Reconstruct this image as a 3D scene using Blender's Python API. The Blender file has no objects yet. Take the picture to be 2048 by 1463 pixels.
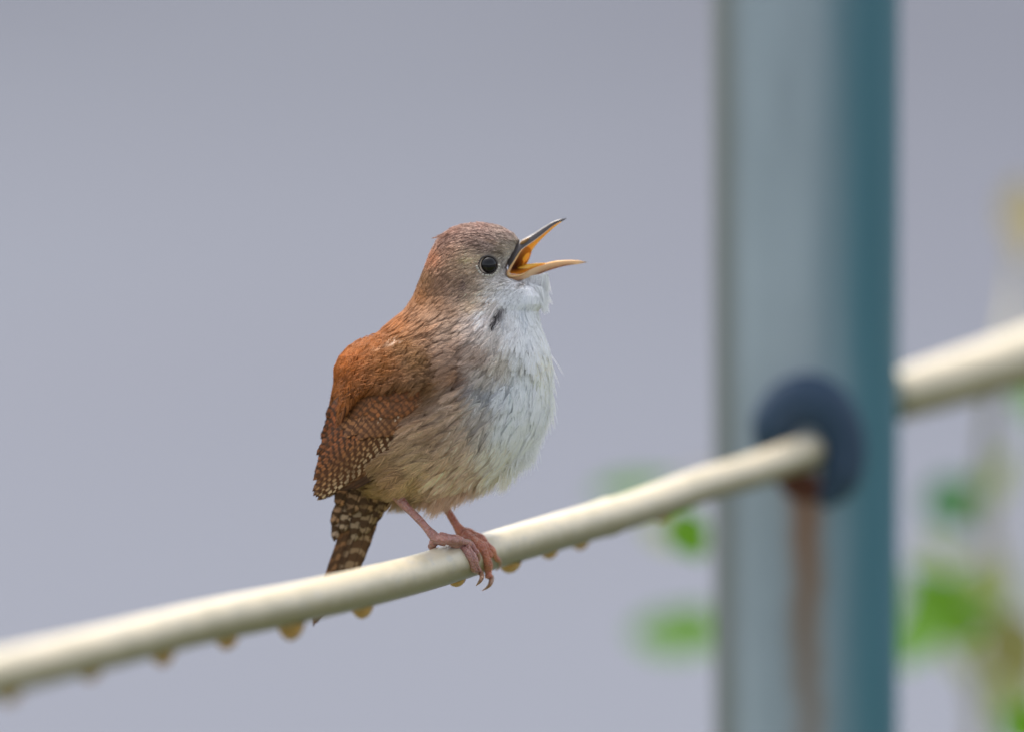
import bpy, bmesh, math, random
import numpy as np
from mathutils import Vector
from mathutils.bvhtree import BVHTree

rng = np.random.default_rng(7)
random.seed(7)
scene = bpy.context.scene
COL = scene.collection

# ------------------------------------------------------------------ camera, light, exposure
D = 1.20                       # metres from the lens to the plane through the bird
S = 0.00013                    # metres per picture unit at that plane
PITCH = math.radians(7.0)
FWD = np.array([0.0, math.cos(PITCH), -math.sin(PITCH)])
UPV = np.array([0.0, math.sin(PITCH), math.cos(PITCH)])
RGT = np.array([1.0, 0.0, 0.0])
TARGET = np.array([0.0, 0.0, 0.95])
CAM = TARGET - D * FWD

cam_d = bpy.data.cameras.new('camera')
cam_d.sensor_width = 36.0
cam_d.lens = 36.0 * D / (2048 * S)
cam_d.clip_start = 0.05
cam_d.clip_end = 400.0
cam_d.dof.use_dof = True
cam_d.dof.focus_distance = D - 85 * S
cam_d.dof.aperture_fstop = cam_d.lens / 41.0
cam_d.dof.aperture_blades = 0
cam = bpy.data.objects.new('camera', cam_d)
COL.objects.link(cam)
cam.location = CAM
cam.rotation_euler = (math.radians(90) - PITCH, 0, 0)
scene.camera = cam

SUN_EL, SUN_AZ = math.radians(62), math.radians(-30)   # azimuth from +Y (away from the lens), negative to the left
world = bpy.data.worlds.new('World')
scene.world = world
world.use_nodes = True
wn = world.node_tree
sky = wn.nodes.new('ShaderNodeTexSky')
sky.sky_type = 'NISHITA'
sky.sun_disc = False
sky.sun_elevation = SUN_EL
sky.sun_rotation = SUN_AZ
sky.air_density = 1.0
sky.dust_density = 4.0
sky.ozone_density = 1.0
bg = wn.nodes['Background']
bg.inputs['Strength'].default_value = 0.15
hsv = wn.nodes.new('ShaderNodeHueSaturation')          # hazy, thinly overcast sky: less blue than a clear one
hsv.inputs['Saturation'].default_value = 0.42
wn.links.new(sky.outputs[0], hsv.inputs['Color'])
wn.links.new(hsv.outputs[0], bg.inputs['Color'])

sun_d = bpy.data.lights.new('sun', 'SUN')
sun_d.energy = 1.5
sun_d.angle = math.radians(16)
sun_d.color = (1.0, 0.92, 0.82)
sun = bpy.data.objects.new('sun', sun_d)
COL.objects.link(sun)
sdir = Vector((math.sin(SUN_AZ) * math.cos(SUN_EL), math.cos(SUN_AZ) * math.cos(SUN_EL), math.sin(SUN_EL)))
sun.rotation_euler = sdir.to_track_quat('Z', 'Y').to_euler()
sun.location = (0, 0, 5)

scene.view_settings.view_transform = 'Standard'
scene.view_settings.look = 'None'
scene.view_settings.gamma = 1.0
scene.view_settings.use_curve_mapping = False
scene.view_settings.exposure = 1.22
scene.render.engine = 'CYCLES'
scene.cycles.use_denoising = True
scene.cycles.use_adaptive_sampling = False
scene.cycles.sample_clamp_indirect = 4.0
scene.cycles.max_bounces = 8
try:
    scene.cycles_curves.shape = 'RIBBONS'
    scene.cycles_curves.subdivisions = 2
except Exception:
    pass

# ------------------------------------------------------------------ helpers
def P(x, y, w=0.0):
    """a point of the place: x, y across and down the view at the bird's distance, w = depth behind the bird's middle, in units of S"""
    x = np.asarray(x, float); y = np.asarray(y, float); w = np.asarray(w, float)
    dist = (D + w * S)[..., None]
    d = FWD + ((x - 1024) * S / D)[..., None] * RGT - ((y - 731.5) * S / D)[..., None] * UPV
    return CAM + dist * d

def lin(c):
    c = np.asarray(c, float) / 255.0
    return np.where(c <= 0.04045, c / 12.92, ((c + 0.055) / 1.055) ** 2.4)

def mesh_obj(name, verts, faces, mats, parent=None, origin=None, smooth=True, mi=None, uv=None, col=None):
    me = bpy.data.meshes.new(name)
    v = np.asarray(verts, float)
    if origin is not None:
        v = v - np.asarray(origin)
    me.from_pydata([tuple(q) for q in v], [], [tuple(int(i) for i in f) for f in faces])
    for m in (mats if isinstance(mats, (list, tuple)) else [mats]):
        me.materials.append(m)
    if mi is not None:
        me.polygons.foreach_set('material_index', np.asarray(mi, np.int32))
    me.polygons.foreach_set('use_smooth', np.full(len(me.polygons), smooth))
    if uv is not None:
        lay = me.uv_layers.new(name='UVMap')
        li = np.zeros(len(me.loops), np.int32)
        me.loops.foreach_get('vertex_index', li)
        lay.data.foreach_set('uv', np.asarray(uv, np.float32)[li].ravel())
    if col is not None:
        a = me.color_attributes.new('col', 'FLOAT_COLOR', 'POINT')
        c4 = np.ones((len(v), 4), np.float32); c4[:, :3] = col
        a.data.foreach_set('color', c4.ravel())
    me.update()
    o = bpy.data.objects.new(name, me)
    COL.objects.link(o)
    if parent is not None:
        o.parent = parent
    elif origin is not None:
        o.location = origin
    return o

def empty(name, loc):
    o = bpy.data.objects.new(name, None)
    o.location = loc
    o.empty_display_size = 0.02
    COL.objects.link(o)
    return o

def tag(o, label=None, cat=None, group=None, kind=None):
    if label: o['label'] = label
    if cat: o['category'] = cat
    if group: o['group'] = group
    if kind: o['kind'] = kind
    return o

def catmull(pts, n):
    """smooth path through control rows (any number of columns)"""
    p = np.asarray(pts, float)
    ext = np.vstack([2 * p[0] - p[1], p, 2 * p[-1] - p[-2]])
    out = []
    seg = len(p) - 1
    for t in np.linspace(0, seg, n):
        i = min(int(t), seg - 1); f = t - i
        a, b, c, d = ext[i], ext[i + 1], ext[i + 2], ext[i + 3]
        out.append(0.5 * ((2 * b) + (-a + c) * f + (2 * a - 5 * b + 4 * c - d) * f * f + (-a + 3 * b - 3 * c + d) * f ** 3))
    return np.array(out)

def tube(path, rad, seg=12, cap=True, flat=None):
    """verts, faces of a round tube along path (n,3) with radii (n,)"""
    path = np.asarray(path, float); n = len(path)
    tan = np.gradient(path, axis=0)
    tan /= np.linalg.norm(tan, axis=1)[:, None] + 1e-12
    ref = np.array([0.13, 0.21, 0.97])
    verts, faces = [], []
    u = np.cross(tan[0], ref); u /= np.linalg.norm(u)
    for i in range(n):
        u = u - tan[i] * np.dot(u, tan[i]); u /= np.linalg.norm(u) + 1e-12
        v = np.cross(tan[i], u)
        for k in range(seg):
            a = 2 * math.pi * k / seg
            verts.append(path[i] + rad[i] * (math.cos(a) * u + math.sin(a) * v))
    for i in range(n - 1):
        for k in range(seg):
            k2 = (k + 1) % seg
            faces.append((i * seg + k, i * seg + k2, (i + 1) * seg + k2, (i + 1) * seg + k))
    if cap:
        verts.append(path[0] - tan[0] * rad[0] * 0.6); a = len(verts) - 1
        verts.append(path[-1] + tan[-1] * rad[-1] * 0.6); b = len(verts) - 1
        for k in range(seg):
            k2 = (k + 1) % seg
            faces.append((a, k2, k))
            faces.append((b, (n - 1) * seg + k, (n - 1) * seg + k2))
    return np.array(verts), faces

def join(parts):
    V, Fc, off = [], [], 0
    for v, f in parts:
        V.append(np.asarray(v)); Fc += [tuple(i + off for i in q) for q in f]; off += len(v)
    return np.vstack(V), Fc

class Mat:
    """small wrapper to write node materials"""
    def __init__(self, name):
        self.m = bpy.data.materials.new(name); self.m.use_nodes = True
        self.t = self.m.node_tree; self.n = self.t.nodes; self.l = self.t.links
        self.b = self.n['Principled BSDF']
    def node(self, kind, **kw):
        x = self.n.new(kind)
        for k, v in kw.items():
            setattr(x, k, v)
        return x
    def link(self, a, b): self.l.new(a, b)
    def set(self, **kw):
        for k, v in kw.items():
            self.b.inputs[k.replace('_', ' ')].default_value = v
        return self
    def val(self, sock, v):
        if hasattr(v, 'is_output'):
            self.l.new(v, sock)
        else:
            sock.default_value = v
    def math(self, op, a, b=0.0, c=None, clamp=False):
        x = self.node('ShaderNodeMath', operation=op, use_clamp=clamp)
        self.val(x.inputs[0], a); self.val(x.inputs[1], b)
        if c is not None: self.val(x.inputs[2], c)
        return x.outputs[0]
    def smooth(self, v, lo, hi):
        x = self.node('ShaderNodeMapRange', interpolation_type='SMOOTHSTEP')
        self.val(x.inputs['Value'], v)
        x.inputs['From Min'].default_value = lo; x.inputs['From Max'].default_value = hi
        return x.outputs[0]
    def mix(self, f, a, b, blend='MIX'):
        x = self.node('ShaderNodeMix', data_type='RGBA', blend_type=blend)
        self.val(x.inputs[0], f)
        for s, v in ((x.inputs[6], a), (x.inputs[7], b)):
            if hasattr(v, 'is_output'): self.l.new(v, s)
            else: s.default_value = (*v, 1.0)
        return x.outputs[2]
    def noise(self, vec, scale, detail=4, rough=0.55, w=None):
        x = self.node('ShaderNodeTexNoise')
        if vec is not None: self.link(vec, x.inputs['Vector'])
        x.inputs['Scale'].default_value = scale; x.inputs['Detail'].default_value = detail
        x.inputs['Roughness'].default_value = rough
        return x.outputs['Fac']
    def coord(self, which='Object'):
        return self.node('ShaderNodeTexCoord').outputs[which]
    def mapping(self, vec, scale=(1, 1, 1), loc=(0, 0, 0)):
        x = self.node('ShaderNodeMapping')
        self.link(vec, x.inputs['Vector'])
        x.inputs['Scale'].default_value = scale; x.inputs['Location'].default_value = loc
        return x.outputs[0]
    def bump(self, h, strength=0.3, dist=0.001):
        x = self.node('ShaderNodeBump')
        x.inputs['Strength'].default_value = strength; x.inputs['Distance'].default_value = dist
        self.link(h, x.inputs['Height']); self.link(x.outputs[0], self.b.inputs['Normal'])
    def base(self, c):
        if hasattr(c, 'is_output'): self.l.new(c, self.b.inputs['Base Color'])
        else: self.b.inputs['Base Color'].default_value = (*c, 1.0)
        return self

# ------------------------------------------------------------------ materials of the setting
def m_pavement():
    m = Mat('pale_pavement'); c = m.coord()
    big = m.smooth(m.noise(m.mapping(c, (0.22, 0.075, 1), (PAVX, PAVY, 0)), 1.0, 2, 0.4), 0.30, 0.68)
    mid = m.noise(m.mapping(c, (0.9, 0.35, 1), (1, 5, 0)), 1.0, 3, 0.5)
    fine = m.noise(c, 60, 5)
    col = m.mix(big, (0.100, 0.111, 0.137), (0.152, 0.167, 0.197))
    col = m.mix(m.math('MULTIPLY', mid, 0.35), col, (0.142, 0.136, 0.160))
    col = m.mix(m.math('MULTIPLY', fine, 0.3), col, (0.095, 0.097, 0.117))
    # older, darker surfacing begins further off, with a ragged edge
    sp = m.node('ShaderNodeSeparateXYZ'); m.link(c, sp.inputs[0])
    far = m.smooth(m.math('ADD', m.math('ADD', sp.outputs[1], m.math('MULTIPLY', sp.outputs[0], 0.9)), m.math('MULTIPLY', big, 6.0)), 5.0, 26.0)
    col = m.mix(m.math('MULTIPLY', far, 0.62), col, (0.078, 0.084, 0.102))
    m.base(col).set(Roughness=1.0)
    m.b.inputs['Specular IOR Level'].default_value = 0.05
    m.bump(fine, 0.4, 0.003)
    return m.m
PAVX, PAVY = 11.9, 3.1

def m_lawn():
    m = Mat('lawn_green'); c = m.coord()
    f = m.noise(c, 14, 5)
    m.base(m.mix(f, (0.075, 0.092, 0.034), (0.15, 0.165, 0.07))).set(Roughness=0.9)
    m.bump(m.noise(c, 90, 4), 0.8, 0.01)
    return m.m

def m_rail():
    m = Mat('cream_paint'); c = m.coord()
    grain = m.noise(c, 2600, 3, 0.6)
    patch = m.smooth(m.noise(c, 160, 4), 0.42, 0.7)
    col = m.mix(patch, (0.60, 0.52, 0.375), (0.50, 0.44, 0.31))
    geo = m.node('ShaderNodeNewGeometry')
    col = m.mix(m.math('MULTIPLY', m.smooth(grain, 0.35, 0.7), 0.25), col, (0.72, 0.67, 0.52))
    speck = m.smooth(m.noise(c, 900, 2, 0.5), 0.68, 0.76)
    col = m.mix(m.math('MULTIPLY', speck, 0.75), col, (0.30, 0.26, 0.18))
    scuff = m.smooth(m.noise(m.mapping(c, (90, 260, 420), (1, 2, 3)), 1.0, 4, 0.6), 0.54, 0.70)
    col = m.mix(m.math('MULTIPLY', scuff, 0.5), col, (0.46, 0.44, 0.40))
    # shade and green bounce light under the rail, painted into the colour
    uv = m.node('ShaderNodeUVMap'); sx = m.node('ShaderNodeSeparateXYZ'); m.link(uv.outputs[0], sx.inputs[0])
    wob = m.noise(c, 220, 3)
    under_shade = m.smooth(m.math('ADD', sx.outputs[1], m.math('MULTIPLY', wob, 0.16)), 0.34, 0.80)
    col = m.mix(m.math('MULTIPLY', under_shade, 0.94), col, m.mix(wob, (0.135, 0.13, 0.045), (0.20, 0.165, 0.062)))
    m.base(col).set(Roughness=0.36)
    m.b.inputs['Specular IOR Level'].default_value = 0.5
    m.bump(grain, 0.35, 0.00012)
    return m.m

def m_drip():
    m = Mat('amber_drip'); c = m.coord()
    m.base(m.mix(m.noise(c, 300, 3), (0.46, 0.28, 0.10), (0.36, 0.22, 0.07))).set(Roughness=0.25)
    m.b.inputs['Subsurface Weight'].default_value = 0.6
    m.b.inputs['Subsurface Radius'].default_value = (0.004, 0.002, 0.001)
    m.b.inputs['Subsurface Scale'].default_value = 1.0
    return m.m

def m_post():
    m = Mat('weathered_teal_paint'); c = m.coord()
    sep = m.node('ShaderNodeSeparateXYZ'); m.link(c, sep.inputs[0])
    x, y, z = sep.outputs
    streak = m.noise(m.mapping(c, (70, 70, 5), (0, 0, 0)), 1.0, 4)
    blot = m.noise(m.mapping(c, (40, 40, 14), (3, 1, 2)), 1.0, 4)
    # chalky bleached paint left, teal right; the post's lit and shaded sides painted in
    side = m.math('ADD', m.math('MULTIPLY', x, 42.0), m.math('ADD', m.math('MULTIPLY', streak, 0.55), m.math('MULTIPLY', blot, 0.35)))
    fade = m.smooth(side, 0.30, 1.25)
    lit_chalk = m.mix(blot, (0.195, 0.245, 0.275), (0.36, 0.425, 0.475))
    lit_chalk = m.mix(m.smooth(m.math('MULTIPLY', x, -1.0), 0.018, 0.026), lit_chalk, (0.12, 0.14, 0.135))  # dark reflection along the left edge, painted into the colour
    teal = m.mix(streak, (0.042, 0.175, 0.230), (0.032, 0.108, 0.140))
    col = m.mix(fade, lit_chalk, teal)
    # rust run below the rail hole
    run_x = m.math('ADD', x, m.math('MULTIPLY', m.math('SUBTRACT', m.noise(m.mapping(c, (1, 1, 30)), 1.0, 2), 0.5), 0.0075))
    run = m.math('SUBTRACT', 1.0, m.smooth(m.math('ABSOLUTE', m.math('ADD', run_x, 0.0015)), 0.0005, 0.0090))
    below = m.math('MULTIPLY', m.smooth(m.math('MULTIPLY', z, -1.0), -0.002, 0.012), m.math('SUBTRACT', 1.0, m.math('MULTIPLY', m.smooth(m.math('MULTIPLY', z, -1.0), 0.01, 0.14), 0.62)))
    rust = m.math('MULTIPLY', m.math('MULTIPLY', run, below), 0.95)
    col = m.mix(rust, col, m.mix(m.smooth(m.math('MULTIPLY', z, -1.0), 0.0, 0.06), (0.19, 0.080, 0.028), (0.17, 0.100, 0.050)))
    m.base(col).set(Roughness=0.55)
    m.bump(blot, 0.2, 0.0006)
    return m.m

def m_simple(name, c1, c2, scale, rough, bump=0.0, sss=0.0, spec=0.5):
    m = Mat(name); c = m.coord()
    f = m.noise(c, scale, 4)
    m.base(m.mix(f, c1, c2)).set(Roughness=rough)
    m.b.inputs['Specular IOR Level'].default_value = spec
    if bump: m.bump(f, bump, 0.0004)
    if sss:
        m.b.inputs['Subsurface Weight'].default_value = sss
        m.b.inputs['Subsurface Radius'].default_value = (0.003, 0.001, 0.0006)
        m.b.inputs['Subsurface Scale'].default_value = 0.5
    return m.m

def m_leaf(name, c1, c2):
    m = Mat(name); c = m.coord()
    f = m.noise(c, 60, 3)
    col = m.mix(f, c1, c2)
    m.base(col).set(Roughness=0.5)
    tr = m.node('ShaderNodeBsdfTranslucent'); m.link(col, tr.inputs['Color'])
    mx = m.node('ShaderNodeMixShader'); mx.inputs[0].default_value = 0.45
    m.link(m.b.outputs[0], mx.inputs[1]); m.link(tr.outputs[0], mx.inputs[2])
    m.link(mx.outputs[0], m.n['Material Output'].inputs['Surface'])
    return m.m

# ------------------------------------------------------------------ setting: ground
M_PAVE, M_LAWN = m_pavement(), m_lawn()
def sheet(name, x0, x1, y0, y1, z, mat, n=8):
    xs, ys = np.linspace(x0, x1, n), np.linspace(y0, y1, n)
    v = [(a, b, z) for b in ys for a in xs]
    f = [(j * n + i, j * n + i + 1, (j + 1) * n + i + 1, (j + 1) * n + i) for j in range(n - 1) for i in range(n - 1)]
    return mesh_obj(name, v, f, mat)
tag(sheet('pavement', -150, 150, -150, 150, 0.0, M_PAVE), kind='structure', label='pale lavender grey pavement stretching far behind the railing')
tag(sheet('lawn', -3.5, 3.5, -2.2, 1.1, 0.004, M_LAWN), kind='structure', label='strip of green lawn under the railing')
# blades of the lawn
nb = 9000
bx, by = rng.uniform(-2.2, 2.2, nb), rng.uniform(-1.8, 1.08, nb)
bh, ba = rng.uniform(0.03, 0.075, nb), rng.uniform(0, 6.283, nb)
lean = rng.uniform(0.005, 0.03, nb)
ca, sa = np.cos(ba), np.sin(ba)
gv = np.zeros((nb, 3, 3))
gv[:, 0] = np.stack([bx - 0.0022 * sa, by + 0.0022 * ca, np.full(nb, 0.004)], 1)
gv[:, 1] = np.stack([bx + 0.0022 * sa, by - 0.0022 * ca, np.full(nb, 0.004)], 1)
gv[:, 2] = np.stack([bx + lean * ca, by + lean * sa, 0.004 + bh], 1)
tag(mesh_obj('grass', gv.reshape(-1, 3), [(3 * i, 3 * i + 1, 3 * i + 2) for i in range(nb)], M_LAWN, smooth=False), kind='stuff', label='short green grass under the railing')

# ------------------------------------------------------------------ railing post
POST_R = 0.0287
pc = P(1611, 893, 1730.0)
pc_xy = np.array([pc[0], pc[1]])
HOLE_Z = P(1611, 901, 1510.0)[2]
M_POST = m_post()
M_RUBBER = m_simple('dark_rubber', (0.011, 0.034, 0.070), (0.016, 0.046, 0.092), 300, 0.55, 0.2)
M_RUST = m_simple('rust', (0.10, 0.026, 0.008), (0.05, 0.016, 0.008), 500, 0.9, 0.6)
def post():
    o0 = np.array([pc_xy[0], pc_xy[1], HOLE_Z])
    seg, zs = 72, np.concatenate([np.linspace(0.0, 0.7, 6), np.linspace(0.75, 1.3, 28)])
    v, f = [], []
    for z in zs:
        for k in range(seg):
            a = 2 * math.pi * k / seg
            v.append((o0[0] + POST_R * math.sin(a), o0[1] - POST_R * math.cos(a), z))
    for i in range(len(zs) - 1):
        for k in range(seg):
            k2 = (k + 1) % seg
            f.append((i * seg + k, i * seg + k2, (i + 1) * seg + k2, (i + 1) * seg + k))
    n = len(v)                                                  # domed top cap
    for j, (rr, dz) in enumerate(((1.0, 0.004), (0.8, 0.012), (0.4, 0.017))):
        for k in range(seg):
            a = 2 * math.pi * k / seg
            v.append((o0[0] + POST_R * rr * math.sin(a), o0[1] - POST_R * rr * math.cos(a), 1.3 + dz))
    base = (len(zs) - 1) * seg
    for j in range(3):
        lo = base if j == 0 else n + (j - 1) * seg
        hi = n + j * seg
        for k in range(seg):
            k2 = (k + 1) % seg
            f.append((lo + k, lo + k2, hi + k2, hi + k))
    f.append(tuple(n + 2 * seg + k for k in range(seg)))
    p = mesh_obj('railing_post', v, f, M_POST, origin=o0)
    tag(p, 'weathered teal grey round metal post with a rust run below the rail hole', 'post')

    p.rotation_euler.y = -0.0085                                # the post leans a touch
    def wrap(lat, up, out):
        lat -= 0.0014
        a = math.asin(max(-0.98, min(0.98, lat / POST_R)))
        r = POST_R + out
        return (r * math.sin(a), -r * math.cos(a), up)
    def arc(name, a0, a1, prof, rx, ry, mat, n=56, closed=False):
        v, f = [], []
        m = len(prof)
        for i in range(n):
            al = a0 + (a1 - a0) * i / (n - 1)
            taper = 1.0 if closed else min(1.0, 6 * i / (n - 1) + 0.05, 6 * (n - 1 - i) / (n - 1) + 0.05)
            for (rho, h) in prof:
                rr = 0.62 + (rho - 0.62) * (0.35 + 0.65 * taper) if not closed else rho
                v.append(wrap(rx * rr * math.cos(al), ry * rr * math.sin(al), h * (0.3 + 0.7 * taper)))
        for i in range(n - 1):
            for j in range(m - 1):
                f.append((i * m + j, i * m + j + 1, (i + 1) * m + j + 1, (i + 1) * m + j))
        return mesh_obj(name, v, f, mat, parent=p)
    rx, ry = 0.0176, 0.0236
    arc('rubber_grommet', math.radians(-72), math.radians(196),
        [(0.30, 0.0002), (0.34, 0.0026), (0.55, 0.0042), (0.80, 0.0040), (0.95, 0.0024), (1.0, 0.0002)], rx, ry, M_RUBBER)
    arc('rust_lip', math.radians(212), math.radians(302),
        [(0.28, 0.0002), (0.34, 0.0022), (0.48, 0.0024), (0.66, 0.0002)], rx, ry, M_RUST, n=24)
    # base plate standing on the ground
    bv, bf = [], []
    for k, (rr, z) in enumerate(((0.07, 0.004), (0.07, 0.014), (0.05, 0.018), (POST_R + 0.0005, 0.018))):
        for q in range(40):
            a = 2 * math.pi * q / 40
            bv.append((rr * math.sin(a), rr * math.cos(a), z - HOLE_Z))
    for k in range(3):
        for q in range(40):
            q2 = (q + 1) % 40
            bf.append((k * 40 + q, (k + 1) * 40 + q, (k + 1) * 40 + q2, k * 40 + q2))
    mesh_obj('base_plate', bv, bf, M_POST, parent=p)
    return p
POST = post()

# ------------------------------------------------------------------ the rail the bird stands on
M_RAIL, M_DRIP = m_rail(), m_drip()
def rail_w(x):
    return (79.7 / (95 - 0.0164 * x) - 1.0) * D / S
RAIL_R = 38.8 * S
rail_ctrl = np.array([(-320, 1418), (-150, 1380), (0, 1344.5), (200, 1296), (400, 1246), (600, 1203.5), (820, 1150.5), (1000, 1094.6), (1240, 1026), (1400, 971), (1492, 945), (1560, 922), (1622, 900)], float)
rail_c = catmull(rail_ctrl, 150)
rail_p = P(rail_c[:, 0], rail_c[:, 1], rail_w(rail_c[:, 0]))

def rail_mesh(path, rad, seg=32):
    """tube with uv.y = 0 on top, 1 underneath"""
    n = len(path); tan = np.gradient(path, axis=0); tan /= np.linalg.norm(tan, axis=1)[:, None]
    v, f, uv = [], [], []
    z = np.array([0, 0, 1.0])
    for i in range(n):
        u = np.cross(tan[i], z); u /= np.linalg.norm(u); w = np.cross(u, tan[i])
        for k in range(seg):
            a = 2 * math.pi * k / seg
            v.append(path[i] + rad[i] * (math.cos(a) * w + math.sin(a) * u))
            uv.append((i / n, 0.5 - 0.5 * math.cos(a)))
    for i in range(n - 1):
        for k in range(seg):
            k2 = (k + 1) % seg
            f.append((i * seg + k, i * seg + k2, (i + 1) * seg + k2, (i + 1) * seg + k))
    for end, s in ((0, -1), (n - 1, 1)):                         # rounded ends
        v.append(path[end] + s * tan[end] * rad[end] * 0.55); uv.append((0, 0.3)); c = len(v) - 1
        for k in range(seg):
            k2 = (k + 1) % seg
            f.append((c, end * seg + k2, end * seg + k) if s < 0 else (c, end * seg + k, end * seg + k2))
    return v, f, uv
rr = np.full(len(rail_p), RAIL_R)
rr *= 1 + 0.012 * np.sin(rail_c[:, 0] * 0.021) * np.sin(rail_c[:, 0] * 0.0083 + 1)
rr += RAIL_R * 0.10 * np.exp(-((rail_c[:, 0] - 1212) / 9.0) ** 2)        # paint blister
rv, rf, ruv = rail_mesh(rail_p, rr)
r_org = rail_p[70]
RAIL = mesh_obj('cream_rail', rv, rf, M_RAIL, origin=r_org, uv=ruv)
tag(RAIL, 'thin cream painted rail the bird stands on, amber drips hanging underneath', 'rail')
rail_bvh = BVHTree.FromPolygons([Vector(q) for q in rv], rf)

def drip(x, r, drop):
    i = int(np.argmin(np.abs(rail_c[:, 0] - x)))
    t = rail_p[i + 1] - rail_p[i - 1]; t /= np.linalg.norm(t)
    u = np.cross(t, (0, 0, 1)); u /= np.linalg.norm(u); w = np.cross(u, t)
    c = rail_p[i] - w * RAIL_R * 0.86
    v, f = [], []
    seg, rows = 16, 9
    for j in range(rows):
        q = j / (rows - 1)
        rad = r * math.cos(q * math.pi / 2) ** 0.5 * (1 + 0.12 * (1 - q)) if j < rows - 1 else 0
        for k in range(seg):
            a = 2 * math.pi * k / seg
            v.append(c + S * (rad * (math.cos(a) * t * 1.15 + math.sin(a) * u)) + np.array([0, 0, -1]) * S * drop * q)
    for j in range(rows - 1):
        for k in range(seg):
            k2 = (k + 1) % seg
            f.append((j * seg + k, j * seg + k2, (j + 1) * seg + k2, (j + 1) * seg + k))
    mesh_obj('drip', v, f, M_DRIP, parent=RAIL, origin=r_org)
for x, r, dr in ((20, 20, 24), (185, 19, 20), (322, 20, 28), (452, 20, 26), (582, 24, 36), (726, 20, 27), (906, 17, 18), (1014, 22, 25), (1092, 18, 20), (1166, 18, 20), (1328, 18, 18)):
    drip(x, r, dr)

# second, thicker rail that leaves the far side of the post
r2 = catmull(np.array([(1786, 794, 1800), (1840, 778, 1860), (1900, 760, 1930), (1982, 735, 2020), (2060, 711, 2110), (2200, 668, 2260), (2400, 608, 2480)], float), 40)
r2p = P(r2[:, 0], r2[:, 1], r2[:, 2])
v2, f2, uv2 = rail_mesh(r2p, np.linspace(49, 66, 40) * S * 1.2, 28)
RAIL2 = mesh_obj('cream_rail', v2, f2, M_RAIL, origin=r2p[0], uv=uv2)
tag(RAIL2, 'thicker cream rail leaving the right side of the teal post', 'rail')

# ------------------------------------------------------------------ blurred plants behind the post
LEAFM = {
    'bright': m_leaf('leaf_bright', (0.13, 0.30, 0.006), (0.09, 0.23, 0.006)),
    'mid': m_leaf('leaf_mid', (0.17, 0.34, 0.06), (0.12, 0.26, 0.04)),
    'dark': m_leaf('leaf_dark', (0.03, 0.17, 0.05), (0.045, 0.14, 0.03)),
    'olive': m_leaf('leaf_olive', (0.20, 0.20, 0.06), (0.16, 0.15, 0.05)),
    'beige': m_leaf('leaf_beige', (0.38, 0.33, 0.20), (0.30, 0.26, 0.15)),
    'lime': m_leaf('leaf_lime', (0.30, 0.34, 0.07), (0.24, 0.30, 0.06)),
}
M_STEM = m_simple('pale_stem', (0.30, 0.27, 0.17), (0.24, 0.23, 0.13), 80, 0.7)
def leaf(plant, org, x, y, w, length, width, ang, mat, tilt=0.3):
    a = math.radians(ang); sc = (D + w * S) / D
    n, m = 9, 5
    v, f = [], []
    for i in range(n):
        t = i / (n - 1)
        prof = (math.sin(math.pi * t ** 0.8) ** 0.8) if 0 < t < 1 else 0.02
        for j in range(m):
            q = (j / (m - 1) - 0.5) * 2
            lx = (t - 0.5) * length; ly = q * 0.5 * width * prof
            px = x + lx * math.cos(a) - ly * math.sin(a); py = y + lx * math.sin(a) + ly * math.cos(a)
            dw = (abs(q) * 0.22 * width * prof + 0.35 * length * (t - 0.5) ** 2 + tilt * lx) / sc
            v.append(P(px, py, w + dw))
    for i in range(n - 1):
        for j in range(m - 1):
            f.append((i * m + j, i * m + j + 1, (i + 1) * m + j + 1, (i + 1) * m + j))
    return mesh_obj('leaf', v, f, LEAFM[mat], parent=plant, origin=org)
def stem(plant, org, ctrl, r0, r1):
    c = catmull(np.array(ctrl, float), 30)
    p = P(c[:, 0], c[:, 1], c[:, 2])
    tv, tf = tube(p, np.linspace(r0, r1, 30), 8)
    return mesh_obj('stem', tv, tf, M_STEM, parent=plant, origin=org)
def foot(x, w):
    p = P(x, 1463, w); return np.array([p[0], p[1], 0.004])
def down(x, w):                          # picture row of the ground straight below (x, w)
    q = P(x, 1463, w)
    dist = D + w * S
    return 731.5 + (CAM[2] + dist * FWD[2] - 0.0) / (dist * S / D * UPV[2])
# plant behind the post: its stem is hidden by the post
o1 = foot(1530, 4200)
PL1 = empty('leafy_plant', o1)
tag(PL1, 'low plant behind the post with green leaves showing to its left', 'plant')
stem(PL1, o1, [(1530, down(1530, 4200), 4200), (1545, 2400, 4200), (1520, 1500, 4200), (1500, 1260, 4200), (1480, 1100, 3000), (1470, 960, 4200)], 0.003, 0.0012)
stem(PL1, o1, [(1500, 1260, 4200), (1460, 1262, 4500), (1400, 1265, 4700)], 0.0012, 0.0008)
stem(PL1, o1, [(1478, 1120, 3020), (1450, 1110, 2600), (1405, 1090, 2300)], 0.0012, 0.0008)
stem(PL1, o1, [(1470, 960, 4200), (1400, 950, 4700), (1340, 962, 4100)], 0.001, 0.0006)
leaf(PL1, o1, 1378, 1070, 2250, 108, 84, 62, 'bright', -0.3)
leaf(PL1, o1, 1360, 1266, 4800, 200, 86, 2, 'mid')
leaf(PL1, o1, 1270, 972, 4300, 180, 44, -8, 'mid')
leaf(PL1, o1, 1405, 1252, 4300, 110, 60, 40, 'bright')
leaf(PL1, o1, 1330, 1060, 4600, 90, 46, 40, 'lime')
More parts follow.
